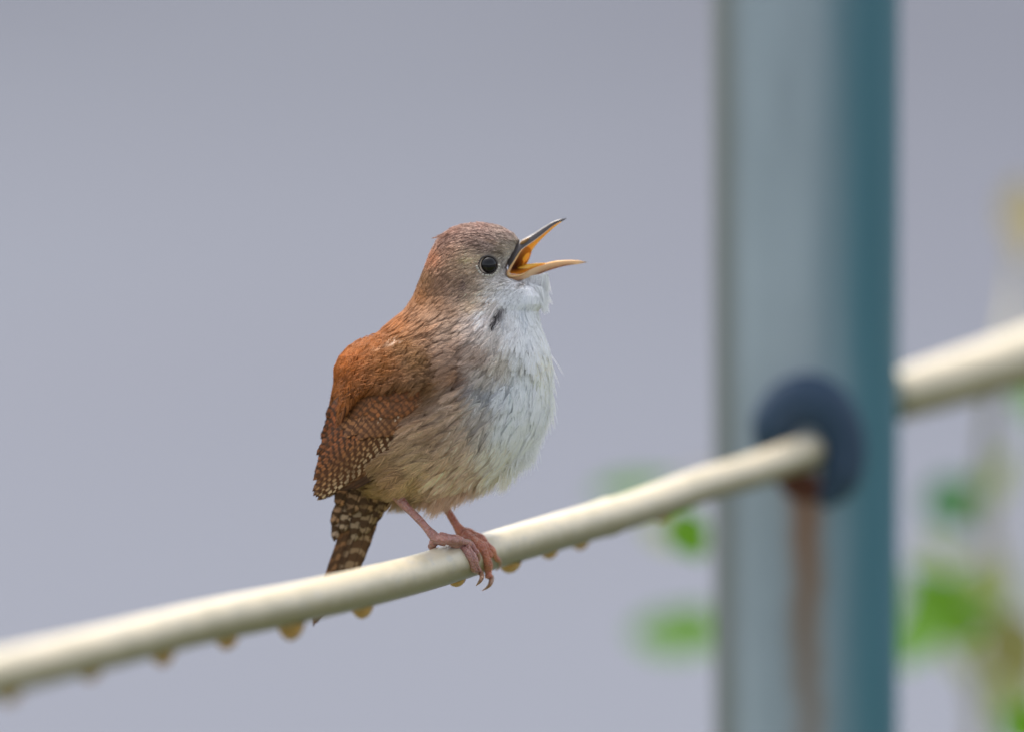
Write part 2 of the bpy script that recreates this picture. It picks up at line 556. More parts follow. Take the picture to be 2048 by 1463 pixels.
# plant right of the post
o2 = foot(1965, 4500)
PL2 = empty('leafy_plant', o2)
tag(PL2, 'straggly pale stemmed plant with green leaves right of the post', 'plant')
stem(PL2, o2, [(1965, down(1965, 4500), 4500), (1950, 2400, 4500), (1955, 1500, 4500), (1985, 1200, 4500), (1968, 1000, 4500), (1985, 780, 3400), (2030, 600, 4500), (2044, 380, 4600)], 0.0032, 0.0016)
stem(PL2, o2, [(1985, 1200, 4500), (1955, 1210, 3400), (1930, 1212, 3350)], 0.0012, 0.0008)
stem(PL2, o2, [(1975, 1100, 4500), (1945, 1050, 4500), (1920, 1025, 4500)], 0.0012, 0.0008)
stem(PL2, o2, [(1990, 1240, 4500), (2020, 1330, 4600), (2060, 1400, 4700)], 0.003, 0.002)
leaf(PL2, o2, 1902, 1008, 4500, 118, 100, 55, 'dark')
leaf(PL2, o2, 1895, 1212, 4200, 190, 140, -12, 'bright')
leaf(PL2, o2, 1828, 1278, 3900, 130, 90, 120, 'mid')
leaf(PL2, o2, 1996, 950, 4700, 150, 44, -62, 'lime')
leaf(PL2, o2, 2046, 440, 4000, 170, 90, 85, 'beige')
leaf(PL2, o2, 2030, 1300, 3900, 170, 120, 70, 'olive')
leaf(PL2, o2, 2052, 1445, 3400, 120, 100, -35, 'bright')
leaf(PL2, o2, 1860, 1170, 4400, 110, 64, 35, 'bright')
leaf(PL2, o2, 1940, 1245, 4100, 120, 66, -30, 'bright')
leaf(PL2, o2, 1935, 985, 4800, 90, 50, -40, 'mid')
leaf(PL2, o2, 2012, 1180, 5200, 130, 46, -75, 'lime')
stem(PL2, o2, [(1985, 1200, 4500), (2010, 1090, 4600), (2040, 960, 4700)], 0.0012, 0.0008)
leaf(PL2, o2, 1945, 1165, 4900, 130, 80, -50, 'lime')
leaf(PL2, o2, 1850, 1225, 4600, 120, 90, 160, 'bright')
leaf(PL2, o2, 2025, 1400, 4700, 150, 90, 100, 'lime')
leaf(PL2, o2, 1925, 1310, 5200, 120, 50, 60, 'lime')
stem(PL2, o2, [(1895, 1220, 4200), (1920, 1300, 4600), (1950, 1400, 4700), (1960, 1600, 4600)], 0.0014, 0.0016)
leaf(PL2, o2, 2062, 800, 3900, 100, 60, 80, 'mid')
leaf(PL2, o2, 1880, 1105, 4300, 90, 40, 40, 'lime')

# ================================================================== THE BIRD
# everything below is in bird units (x right, y down, w away from the lens), carried into the place by P
ORG = P(900, 1090, -60)
BIRD = empty('bird', ORG)
tag(BIRD, 'small rufous brown wren singing with beak wide open on the rail', 'bird')

rows = np.array([
    # y, left x, right x, half depth, middle depth
    (447, 940, 972, 8, 0), (451, 918, 994, 20, 0), (457, 901, 1010, 31, 0), (466, 887, 1026, 41, 0), (480, 875, 1037, 50, 0), (500, 864, 1033, 58, 0),
    (520, 856, 1020, 63, 0), (536, 850, 1013, 66, 0), (549, 845, 1014, 68, 0), (558, 842, 1024, 69, 0), (567, 839, 1050, 70, 0), (578, 834, 1074, 71, 0),
    (592, 829, 1086, 73, 0), (608, 820, 1086, 79, 0), (622, 810, 1074, 86, 0), (640, 788, 1077, 95, 0), (660, 764, 1083, 107, 0), (680, 739, 1090, 118, 0),
    (700, 716, 1096, 127, 0), (730, 699, 1100, 137, 0), (760, 692, 1100, 143, 0), (790, 690, 1098, 147, 0), (820, 690, 1094, 148, 0), (850, 692, 1086, 145, 0),
    (880, 697, 1070, 138, 0), (905, 702, 1052, 128, 0), (930, 708, 1030, 113, 0), (950, 716, 1006, 98, 0), (968, 727, 962, 80, 0), (982, 744, 930, 60, 0),
    (992, 768, 900, 40, 0), (999, 796, 876, 20, 0)], float)
def row(y):
    y = np.clip(y, rows[0, 0], rows[-1, 0])
    return [np.interp(y, rows[:, 0], rows[:, k]) for k in range(1, 5)]
def surf(y, th):
    xl, xr, d, wc = row(y)
    return np.stack([(xl + xr) / 2 + (xr - xl) / 2 * np.cos(th), y + 0 * th, wc + d * np.sin(th)], -1)
def surf_n(y, th):
    e = 3.0
    du = surf(y, th + 0.02) - surf(y, th - 0.02)
    dv = surf(np.minimum(y + e, 999), th) - surf(np.maximum(y - e, 447), th)
    n = np.cross(du, dv)
    n /= np.linalg.norm(n, axis=-1)[..., None] + 1e-9
    c = surf(y, th); xl, xr, d, wc = row(y)
    out = c - np.stack([(xl + xr) / 2, np.full_like(c[..., 1], 0) + c[..., 1], wc], -1)
    s = np.sign((n * out).sum(-1)); s[s == 0] = 1
    return n * s[..., None]

# colour of the plumage over the bird (x, y, sRGB)
CF = np.array([
    (960, 450, 146, 104, 86), (900, 458, 146, 98, 76), (1020, 464, 142, 106, 92), (880, 480, 138, 92, 68), (930, 480, 128, 92, 74), (980, 480, 130, 98, 82),
    (900, 510, 128, 96, 78), (860, 520, 146, 96, 68), (850, 560, 158, 98, 62), (838, 595, 172, 98, 54), (880, 560, 134, 104, 84), (910, 570, 140, 114, 96),
    (940, 560, 148, 126, 106), (905, 535, 138, 112, 90), (935, 520, 166, 146, 122), (920, 526, 158, 138, 114), (950, 590, 158, 142, 124), (985, 575, 186, 178, 168), (1005, 560, 190, 184, 178),
    (1022, 505, 158, 150, 142), (1020, 525, 172, 166, 162), (1008, 530, 164, 156, 148), (1036, 484, 150, 134, 110), (1040, 476, 140, 118, 96), (1005, 500, 150, 132, 108),
    (1000, 590, 192, 190, 188), (1030, 570, 196, 196, 198), (1080, 580, 226, 228, 232), (1050, 605, 214, 218, 224), (1095, 600, 240, 240, 240), (1020, 610, 206, 208, 212), (985, 615, 186, 178, 170),
    (900, 625, 134, 106, 84), (870, 610, 140, 100, 72), (940, 615, 176, 150, 120), (955, 640, 204, 198, 196), (930, 655, 164, 150, 140), (900, 660, 138, 116, 98),
    (1060, 640, 214, 220, 226), (1085, 640, 236, 230, 222), (1060, 690, 214, 218, 222), (1020, 680, 202, 200, 198), (1092, 690, 234, 230, 222), (1096, 740, 238, 224, 202), (985, 690, 176, 168, 160),
    (1040, 735, 200, 204, 200), (1000, 740, 172, 162, 148), (950, 720, 146, 126, 110), (900, 700, 134, 110, 92), (900, 760, 128, 94, 68), (960, 765, 158, 150, 140),
    (1050, 790, 216, 226, 228), (1090, 790, 224, 222, 208), (1070, 840, 218, 226, 224), (1000, 800, 186, 190, 196), (950, 800, 160, 158, 158), (900, 815, 164, 142, 122), (960, 860, 164, 154, 146),
    (1000, 870, 196, 202, 204), (1045, 890, 210, 212, 206), (980, 930, 186, 176, 164), (1020, 930, 196, 190, 178), (930, 960, 180, 156, 134), (880, 985, 190, 160, 134), (900, 900, 170, 148, 128),
    (850, 880, 162, 134, 108), (830, 930, 150, 130, 106), (780, 960, 142, 114, 86), (860, 950, 178, 150, 124), (820, 975, 164, 136, 98), (750, 985, 160, 118, 76),
    (790, 650, 182, 98, 50), (740, 680, 186, 98, 48), (690, 720, 198, 102, 48), (670, 745, 202, 102, 46), (760, 735, 172, 94, 46), (830, 725, 160, 100, 60), (800, 800, 154, 86, 42), (720, 800, 164, 84, 36), (850, 780, 150, 92, 54),
    (680, 800, 172, 88, 38), (840, 660, 150, 104, 74), (800, 690, 166, 100, 58), (690, 900, 120, 70, 38)], float)
CF_L = lin(CF[:, 2:5])
CF_L *= np.where((CF[:, 1] > 880) & (CF[:, 0] > 760), 1.14, 1.0)[:, None]
_r = np.clip((CF[:, 2] - CF[:, 4] - 52) / 44, 0, 1)[:, None] * (CF[:, 1] > 540)[:, None]   # rufous back: duller in itself than the low sun makes it look
_g = CF_L.mean(1)[:, None]
_s = (np.where(CF[:, 2] > CF[:, 4] + 6, 1.0, 0.5) * np.where(CF[:, 1] < 495, 0.6, 1.0) * np.where((CF[:, 1] > 850) & (CF[:, 0] > 840), 0.9, 1.0))[:, None]
CF_L = (_g + (CF_L - _g) * _s) * (1 - _r) + CF_L * 0.62 * np.array([0.80, 1.13, 1.18]) * _r
def idw(pts, vals, q, p=3.4, eps=260.0):
    out = np.zeros((len(q), vals.shape[1]))
    for s in range(0, len(q), 20000):
        d2 = ((q[s:s + 20000, None, :2] - pts[None, :, :2]) ** 2).sum(-1) + eps
        w = d2 ** (-p / 2)
        out[s:s + 20000] = (w @ vals) / w.sum(1)[:, None]
    return out
# small marks: x, y, half length, half width, angle, sRGB, strength
MARKS = [
    (968, 588, 16, 4, -30, (206, 198, 190), 0.6), (985, 598, 15, 4, -35, (216, 212, 208), 0.6), (950, 603, 15, 3.5, -28, (196, 180, 164), 0.6), (972, 610, 16, 3, -32, (120, 98, 82), 0.5), (955, 578, 14, 2.5, -25, (116, 92, 76), 0.5),
    (1000, 585, 12, 3.5, -45, (220, 218, 216), 0.6), (990, 560, 12, 3, -30, (196, 188, 180), 0.5), (940, 545, 16, 3, -15, (176, 150, 122), 0.5), (925, 555, 14, 2.5, -25, (104, 82, 66), 0.5), (1015, 515, 5, 12, 20, (186, 178, 170), 0.5), (1025, 495, 10, 3, 20, (178, 160, 134), 0.5), (985, 484, 18, 2, 14, (176, 142, 112), 0.5), (955, 482, 18, 2, 10, (90, 62, 50), 0.5), (925, 476, 20, 2, 0, (96, 66, 50), 0.5), (1010, 478, 12, 2, 22, (96, 70, 58), 0.5),
    (991, 638, 22, 8, -62, (30, 26, 28), 0.95), (1004, 626, 14, 5, -62, (84, 78, 80), 0.7), (983, 655, 12, 6, -62, (34, 30, 32), 0.85), (1000, 644, 12, 3, -66, (70, 64, 66), 0.6),
    (975, 501, 36, 4.0, 9, (70, 50, 40), 0.65), (1000, 509, 12, 4.5, 60, (66, 52, 44), 0.65), (955, 517, 20, 3.5, -12, (196, 176, 144), 0.7),
    (930, 523, 20, 3.0, 2, (200, 174, 132), 0.7), (1003, 527, 6, 16, 0, (120, 112, 106), 0.6), (925, 572, 7, 14, 10, (92, 76, 74), 0.7),
    (917, 597, 13, 3.5, -35, (58, 40, 32), 0.8), (930, 590, 12, 4, -20, (186, 160, 138), 0.6), (1040, 572, 14, 4, -40, (120, 104, 88), 0.7), (1058, 560, 10, 4, 0, (160, 128, 110), 0.6),
    (783, 688, 16, 3.6, -18, (210, 186, 162), 0.6), (752, 699, 14, 2.5, -18, (190, 148, 112), 0.6),
    (905, 775, 24, 6, -30, (86, 78, 76), 0.4), (925, 790, 26, 9, -35, (104, 100, 104), 0.4), (970, 800, 12, 18, 20, (118, 122, 130), 0.5), (935, 870, 8, 24, 10, (112, 100, 92), 0.4), (880, 870, 18, 7, -35, (108, 92, 78), 0.35),
    (1040, 740, 8, 12, 0, (150, 140, 122), 0.5), (870, 840, 26, 6, -35, (104, 90, 78), 0.5), (1020, 790, 4, 40, 8, (160, 170, 174), 0.5), (845, 900, 20, 5, -40, (96, 76, 58), 0.5), (1075, 770, 16, 8, 40, (182, 186, 160), 0.5),
    (1020, 455, 20, 3, 20, (112, 84, 76), 0.5), (940, 490, 30, 2.5, 12, (84, 58, 46), 0.6), (960, 472, 30, 2.0, 14, (96, 66, 52), 0.5), (1020, 840, 3, 34, 6, (150, 168, 160), 0.45),
    (960, 900, 5, 22, 25, (118, 104, 90), 0.45), (910, 935, 5, 20, 30, (124, 104, 80), 0.45), (1005, 655, 4, 16, -15, (150, 154, 160), 0.6), (1045, 628, 5, 20, 10, (140, 148, 158), 0.6), (1050, 655, 3, 18, 8, (156, 166, 176), 0.5)]
def plum_col(q, marks=True):
    c = idw(CF, CF_L, q)
    if marks:
        for (x, y, a, b, ang, rgb, st) in MARKS:
            t = math.radians(ang); dx, dy = q[:, 0] - x, q[:, 1] - y
            u = (dx * math.cos(t) + dy * math.sin(t)) / a; v = (-dx * math.sin(t) + dy * math.cos(t)) / b
            f = np.clip(1.35 - np.sqrt(u * u + v * v), 0, 1); f = (f * f * (3 - 2 * f) * st)[:, None]
            c = c * (1 - f) + lin(rgb) * f
    return c
# lie of the feathers (x, y, dx, dy)
FF = np.array([
    (1036, 482, -.85, -.45), (1020, 466, -.9, -.4), (985, 452, -1, -.1), (940, 452, -1, .12), (900, 466, -.85, .45), (880, 490, -.62, .78), (860, 520, -.5, .86), (845, 570, -.45, .9),
    (990, 480, -.95, -.08), (930, 485, -.93, .32), (970, 500, -.97, .05), (1020, 505, -.8, -.1), (1014, 530, -.6, .5), (1000, 552, -.8, .55), (960, 560, -.85, .45), (920, 525, -.93, .3), (900, 560, -.78, .6), (950, 590, -.85, .5), (870, 600, -.6, .8),
    (1030, 575, -.55, .85), (1065, 580, -.1, 1), (1092, 585, .22, 1), (1050, 610, -.15, 1), (1000, 620, -.5, .85), (985, 650, -.55, .85), (920, 640, -.78, .6), (830, 620, -.75, .65),
    (1060, 690, -.1, 1), (1090, 680, .15, 1), (1095, 740, .12, 1), (1020, 700, -.42, .9), (1000, 740, -.58, .82), (940, 720, -.85, .55), (900, 680, -.88, .46), (860, 700, -.9, .4), (1050, 760, -.1, 1),
    (950, 820, -.75, .65), (900, 810, -.9, .42), (880, 860, -.9, .45), (850, 920, -.82, .55), (920, 900, -.6, .8), (1000, 850, -.25, .97), (1000, 920, -.35, .93), (1060, 850, -.03, 1), (1045, 920, -.15, 1), (940, 970, -.4, .92), (880, 985, -.35, .93), (840, 985, -.6, .8), (770, 960, -.9, .45),
    (790, 650, -.85, .55), (720, 690, -.75, .65), (690, 740, -.45, .9), (760, 740, -.8, .6), (840, 750, -.85, .52), (800, 800, -.75, .65), (700, 820, -.5, .87), (700, 920, -.5, .85)], float)
def flow(q):
    f = idw(FF, FF[:, 2:4], q, 3.0, 60.0)
    return f / (np.linalg.norm(f, axis=1)[:, None] + 1e-9)

EYE = (976.0, 530.0)
def inside(poly, x, y):
    x = np.asarray(x); y = np.asarray(y)
    r = np.zeros(x.shape, bool); n = len(poly)
    for i in range(n):
        x1, y1 = poly[i]; x2, y2 = poly[(i + 1) % n]
        c = ((y1 > y) != (y2 > y)) & (x < (x2 - x1) * (y - y1) / (y2 - y1 + 1e-9) + x1)
        r ^= c
    return r

# ---- materials of the bird
def m_attr(name, rough=0.7, trans=0.2, gain=1.0, spec=0.2):
    m = Mat(name)
    a = m.node('ShaderNodeAttribute', attribute_name='col')
    col = m.mix(1.0, a.outputs['Color'], (gain, gain, gain), 'MULTIPLY')
    m.base(col).set(Roughness=rough)
    m.b.inputs['Specular IOR Level'].default_value = spec
    if trans:
        tr = m.node('ShaderNodeBsdfTranslucent'); m.link(col, tr.inputs['Color'])
        mx = m.node('ShaderNodeMixShader'); mx.inputs[0].default_value = trans
        m.link(m.b.outputs[0], mx.inputs[1]); m.link(tr.outputs[0], mx.inputs[2])
        m.link(mx.outputs[0], m.n['Material Output'].inputs['Surface'])
    return m.m
M_BARB = m_attr('plumage_barbs', 0.65, 0.32, 1.0)
M_DOWN = m_attr('under_down', 0.9, 0.0, 1.1)
M_SKINC = m_attr('mouth_skin', 0.45, 0.25, 1.0, 0.2)

# ---- body: one continuous skin
def body():
    ys = np.concatenate([np.linspace(447, 640, 66), np.linspace(645, 999, 72)])
    seg = 96
    th = np.linspace(0, 2 * math.pi, seg, endpoint=False)
    Y, T = np.meshgrid(ys, th, indexing='ij')
    g = surf(Y, T)
    v = g.reshape(-1, 3); n = len(ys)
    f = [(i * seg + k, i * seg + (k + 1) % seg, (i + 1) * seg + (k + 1) % seg, (i + 1) * seg + k) for i in range(n - 1) for k in range(seg)]
    v = np.vstack([v, (956, 445, 0), (836, 1002, 0)])
    f += [(len(v) - 2, (k + 1) % seg, k) for k in range(seg)] + [(len(v) - 1, (n - 1) * seg + k, (n - 1) * seg + (k + 1) % seg) for k in range(seg)]
    c = plum_col(v)
    return mesh_obj('body', P(v[:, 0], v[:, 1], v[:, 2]), f, M_DOWN, parent=BIRD, origin=ORG, col=c)
body()

# ---- wing surface (height field over x, y on the near side)
XL = np.array([(640, 790), (660, 752), (690, 702), (712, 682), (735, 672), (765, 672), (790, 667), (838, 658), (873, 648), (900, 641), (925, 636), (985, 629), (1000, 630)], float)
def wing_w(x, y, lift=6.0):
    x = np.asarray(x, float); y = np.asarray(y, float)
    xl = np.interp(y, XL[:, 0], XL[:, 1])
    rxl, rxr, d, wc = row(np.minimum(y, 905))
    d = d - np.clip(y - 905, 0, 200) * 0.55
    cx, a = (rxl + rxr) / 2, (rxr - rxl) / 2
    bodyw = d * np.sqrt(np.clip(1 - ((x - cx) / a) ** 2, 0, 1))
    s = np.sin(np.clip((x - xl) / 190.0, 0, 1) * math.pi / 2)
    shell = 14 + (d - 14) * s
    return -(np.maximum(bodyw, shell) + lift)

def curves_obj(name, pts, radii, cols, mat, parent):
    """pts (n, k, 3) in bird units, radii (n, k) in bird units, cols (n, 3)"""
    n, k = pts.shape[:2]
    hc = bpy.data.hair_curves.new(name)
    hc.add_curves([k] * n)
    pw = (P(pts[..., 0], pts[..., 1], pts[..., 2]) - ORG).reshape(-1, 3).astype(np.float32)
    hc.attributes['position'].data.foreach_set('vector', pw.ravel())
    ra = hc.attributes.get('radius') or hc.attributes.new('radius', 'FLOAT', 'POINT')
    ra.data.foreach_set('value', (radii * S).astype(np.float32).ravel())
    ca = hc.attributes.new('col', 'FLOAT_COLOR', 'CURVE')
    c4 = np.ones((n, 4), np.float32); c4[:, :3] = np.clip(cols * 1.5, 0.002, 0.88)
    ca.data.foreach_set('color', c4.ravel())
    hc.materials.append(mat)
    o = bpy.data.objects.new(name, hc)
    COL.objects.link(o)
    o.parent = parent
    o['kind'] = 'stuff'
    return o

def spaced(pts, rad):
    """keep points that are at least rad apart (dart throwing)"""
    cell = 6.0; grid = {}; keep = []
    for i in range(len(pts)):
        p = pts[i]; r = rad[i]; n = int(math.ceil(r / cell))
        c = tuple((p // cell).astype(int)); ok = True
        for a in range(-n, n + 1):
            for b in range(-n, n + 1):
                for e in range(-n, n + 1):
                    for j in grid.get((c[0] + a, c[1] + b, c[2] + e), ()):
                        if ((pts[j] - p) ** 2).sum() < r * r: ok = False; break
                    if not ok: break
                if not ok: break
            if not ok: break
        if ok:
            grid.setdefault(c, []).append(i); keep.append(i)
    return np.array(keep)

def barbs(p, t, b, n, L, W, m, jit=0.12, droop=0.0):
    """barbs of feathers: p base, t along, b across, n out (all (F,3)); L, W (F,), m barbs each -> pts (F*m, 5, 3), u along shaft, feather index"""
    F = len(p)
    idx = np.repeat(np.arange(F), m)
    N = F * m
    u = rng.random(N) ** 0.85
    side = np.where(rng.random(N) < 0.5, -1.0, 1.0)
    Lr, Wr = L[idx], W[idx]
    s0 = 0.78 * u * Lr
    blen = Lr * (0.24 + 0.20 * np.sin(math.pi * np.clip(u * 0.9 + 0.1, 0, 1))) * (1 + jit * rng.standard_normal(N))
    al = np.radians(34 - 22 * u + 5 * rng.standard_normal(N)) * np.clip(Wr / (0.3 * Lr), 0.5, 1.6)
    k = 5
    pts = np.zeros((N, k, 3)); uu = np.zeros((N, k))
    tv, bv = t[idx], b[idx]
    for j in range(k):
        f = j / (k - 1)
        along = s0 + blen * (f * np.cos(al) + 0.10 * f * f)
        across = side * blen * (f * np.sin(al) - 0.42 * f * f * np.sin(al))
        pts[:, j] = p[idx] + tv * along[:, None] + bv * across[:, None]
        uu[:, j] = along / Lr
    return pts, uu, u, idx

# ---- body plumage
WING_POLY = [(700, 690), (760, 676), (840, 700), (880, 722), (884, 770), (850, 812), (822, 852), (800, 888), (740, 935), (655, 985), (620, 1000), (620, 720)]
def plumage():
    n0 = 70000
    y = rng.uniform(447, 998, n0); th = rng.uniform(0, 2 * math.pi, n0)
    xl, xr, d, wc = row(y)
    keep = rng.random(n0) < np.clip(np.hypot((xr - xl) / 2 * np.sin(th), d * np.cos(th)) / 200, 0.05, 1)
    y, th = y[keep], th[keep]
    q = surf(y, th); nn = surf_n(y, th)
    near = q[:, 2] < 0
    deye = np.hypot(q[:, 0] - EYE[0], q[:, 1] - EYE[1])
    bad = deye < 17.5
    bad |= (q[:, 0] > 1013) & (q[:, 1] > 512) & (q[:, 1] < 556)
    bad |= (q[:, 0] > 1026) & (q[:, 1] > 490) & (q[:, 1] < 556)
    bad |= near & inside(WING_POLY, q[:, 0] + 4, q[:, 1] - 4) & (q[:, 0] < 868)
    q, nn, deye = q[~bad], nn[~bad], deye[~bad]
    near = q[:, 2] < 25
    # feather size by place
    SZ = np.array([(1035, 485, 12), (1000, 470, 13), (930, 455, 17), (880, 490, 22), (850, 560, 28), (985, 505, 13), (1010, 540, 13), (950, 545, 15), (1020, 505, 14), (910, 560, 20), (960, 590, 24), (1020, 575, 20), (1080, 580, 26),
                   (1060, 620, 34), (960, 650, 36), (900, 640, 36), (820, 640, 36), (740, 690, 42), (690, 740, 42), (1060, 700, 46), (980, 720, 46), (920, 720, 46), (1090, 720, 42), (1060, 820, 60), (950, 820, 64), (890, 830, 66),
                   (1000, 900, 58), (900, 920, 62), (830, 930, 60), (940, 975, 40), (860, 990, 34), (780, 960, 46), (700, 900, 46), (1040, 930, 46)], float)
    size = idw(SZ, SZ[:, 2:3], q, 3.0, 80.0)[:, 0]
    sp = size * np.where(near, 0.205, 0.42)
    k = spaced(q, sp)
    q, nn, size, near, deye = q[k], nn[k], size[k], near[k], deye[k]
    fl = flow(q + rng.standard_normal(q.shape) * 5)
    d3 = np.concatenate([fl, rng.normal(0, 0.10, (len(q), 1))], 1)
    # around the eye the feathers part and run past it
    d3 -= nn * (d3 * nn).sum(1)[:, None]
    d3 /= np.linalg.norm(d3, axis=1)[:, None] + 1e-9
    b = np.cross(nn, d3)
    L = size * rng.uniform(0.8, 1.2, len(q)); W = L * rng.uniform(0.26, 0.38, len(q))
    out_p, out_r, out_c = [], [], []
    h0 = rng.uniform(0.0, 0.05, len(q)) * size
    lift = rng.uniform(0.02, 0.075, len(q)) * size
    # loose tufts: patches a few feathers wide that stand a little prouder or paler than the next
    tuft = np.stack([rng.uniform(640, 1110, 520), rng.uniform(600, 1010, 520)], 1)
    tn = idw(tuft, rng.standard_normal((520, 1)), q, 5.0, 30.0)[:, 0] * np.clip((size - 26) / 16, 0, 1)
    h0 = h0 + np.clip(tn, -0.5, 1.6) * 3.5 + 1.7 * np.clip((size - 26) / 16, 0, 1)
    # flank feathers lie over the edge of the wing
    over = near & inside([(915, 690), (930, 800), (905, 905), (800, 975), (770, 930), (830, 860), (868, 800)], q[:, 0], q[:, 1])
    h0 = np.where(over, h0 + 20, h0)
    for (lo, hi, m) in ((0, 24, 30), (24, 40, 52), (40, 100, 72)):
        sel = (size >= lo) & (size < hi)
        if not sel.any(): continue
        pts, uu, u, idx = barbs(q[sel], d3[sel], b[sel], nn[sel], L[sel], W[sel], m)
        # keep every barb on the skin: push to its own height above the body
        hh = h0[sel][idx][:, None] + lift[sel][idx][:, None] * np.clip(uu, 0, 1.3) ** 1.6 + 0.6
        x, yy, w = pts[..., 0], pts[..., 1], pts[..., 2]
        rxl, rxr, rd, rwc = row(yy)
        cx, a = (rxl + rxr) / 2, (rxr - rxl) / 2
        rho = np.sqrt(((x - cx) / a) ** 2 + ((w - rwc) / rd) ** 2)
        rad = np.hypot(x - cx, w - rwc)
        want = (1 + hh / np.maximum(rad / np.maximum(rho, 1e-3), 8.0))
        ok = np.clip((985 - yy) / 40, 0, 1) * np.clip((yy - 449) / 10, 0, 1)
        # across the gape and chin the loft steps, so keep the tangent lie there
        ok = ok * np.where((yy > 545) & (yy < 572) & (x > 1000), 0.0, 1.0)
        sc = 1 + ok * (want / np.maximum(rho, 1e-3) - 1)
        sc = np.clip(sc, 0.7, 1.4)
        nx, nw = cx + (x - cx) * sc, rwc + (w - rwc) * sc
        pts[..., 0], pts[..., 2] = nx, nw
        add = (1 - ok) * hh
        pts += nn[sel][idx][:, None, :] * add[..., None]
        # leave the eye and the mouth free
        de = np.hypot(pts[..., 0] - EYE[0], pts[..., 1] - EYE[1])
        hit = ((de < 17.6) & (np.abs(pts[..., 2]) > 30)).any(1)
        hit |= ((pts[..., 0] > 1021) & (pts[..., 1] > 508) & (pts[..., 1] < 556)).any(1)
        c = plum_col(pts[:, 3, :] + rng.standard_normal((len(pts), 3)) * 3.0)
        fr = np.exp(rng.normal(0, 0.15 if hi == 24 else 0.07, sel.sum()) + 0.11 * tn[sel])[idx]
        br = np.exp(rng.normal(0, 0.15, len(idx)) * (2.0 if hi == 24 else 1.5))
        edge = np.where(uu[:, 3] < 0.45, 0.88, 1.0)
        c = c * (fr * br * edge)[:, None]
        r = (1.12 if hi > 40 else 1.0) * np.array([0.50, 0.52, 0.46, 0.34, 0.12])[None, :] * np.where(L[sel][idx] < 22, 0.8, 1.0)[:, None]
        pts, r, c = pts[~hit], r[~hit], c[~hit]
        out_p.append(pts); out_r.append(r); out_c.append(c)
    # loose beard of the chin, puffed out by the song, and wisps along breast and belly
    for (xa, ya, xb, yb, wr, dx, dy, l0, l1, nn_, hh) in ((1046, 555, 1095, 546, 15, .10, 1, 22, 46, 1500, 0), (1062, 566, 1088, 574, 26, .30, 1, 26, 40, 520, 3), (1078, 575, 1087, 604, 30, .30, 1, 14, 28, 420, 3),
            (1097, 700, 1098, 800, 40, .16, 1, 30, 60, 500, 2), (1096, 800, 1060, 890, 50, .02, 1, 28, 62, 800, 2), (1066, 880, 1010, 945, 60, -.12, 1, 24, 52, 800, 2),
            (1000, 940, 870, 996, 40, -.30, 1, 22, 50, 1100, 1), (900, 986, 790, 992, 30, -.35, 1, 18, 38, 900, 1), (930, 451, 884, 474, 36, -1.1, .30, 9, 15, 160, -1)):
        t_ = rng.random(nn_)
        p0 = np.stack([xa + (xb - xa) * t_, ya + (yb - ya) * t_, rng.uniform(-1, 1, nn_) * wr], 1)
        p0[:, 0] -= (p0[:, 2] / max(wr, 1)) ** 2 * wr * 0.22
        cl = rng.normal(0, 0.16, nn_) + 0.14 * np.sin(p0[:, 2] * 0.21 + t_ * 9)
        l_ = rng.uniform(l0, l1, nn_)
        pts = np.zeros((nn_, 5, 3))
        for j in range(5):
            f_ = j / 4
            pts[:, j, 0] = p0[:, 0] + hh * f_ + l_ * f_ * (dx + cl * 0.8 - 0.12 * f_)
            pts[:, j, 1] = p0[:, 1] + l_ * f_ * dy
            pts[:, j, 2] = p0[:, 2] + l_ * f_ * cl * 0.5
        c_ = plum_col(pts[:, 0, :]) * np.exp(rng.normal(0, 0.12, nn_))[:, None]
        out_p.append(pts); out_r.append(np.tile(np.array([0.5, 0.5, 0.44, 0.32, 0.1]), (nn_, 1))); out_c.append(c_)
    # short soft feathers over the ledge of the chin
    nn_ = 2200
    yc = rng.uniform(552, 580, nn_); tc = rng.uniform(0, 2 * math.pi, nn_)
    p0 = surf(yc, tc); k_ = p0[:, 0] > 1000
    p0, no_ = p0[k_], surf_n(yc, tc)[k_]; nn_ = len(p0)
    l_ = rng.uniform(16, 34, nn_); cl = rng.normal(0, 0.22, nn_)
    f_ = np.linspace(0, 1, 5)[None, :]
    pts = p0[:, None, :] + no_[:, None, :] * (1 + 4 * f_ * (1 - f_))[..., None] * np.array([1, 0.2, 1])
    pts[..., 0] += l_[:, None] * f_ * ((p0[:, :1] - 1050) / 260 + cl[:, None])
    pts[..., 1] += l_[:, None] * f_
    c_ = plum_col(pts[:, 2, :] + np.array([0, 14, 0])) * np.exp(rng.normal(0, 0.14, nn_))[:, None]
    out_p.append(pts); out_r.append(np.tile(np.array([0.5, 0.55, 0.5, 0.36, 0.12]), (nn_, 1))); out_c.append(c_)
    print('body feathers', len(q), 'barbs', sum(len(x) for x in out_p))
    o = curves_obj('plumage', np.vstack(out_p), np.vstack(out_r), np.vstack(out_c), M_BARB, BIRD)
plumage()

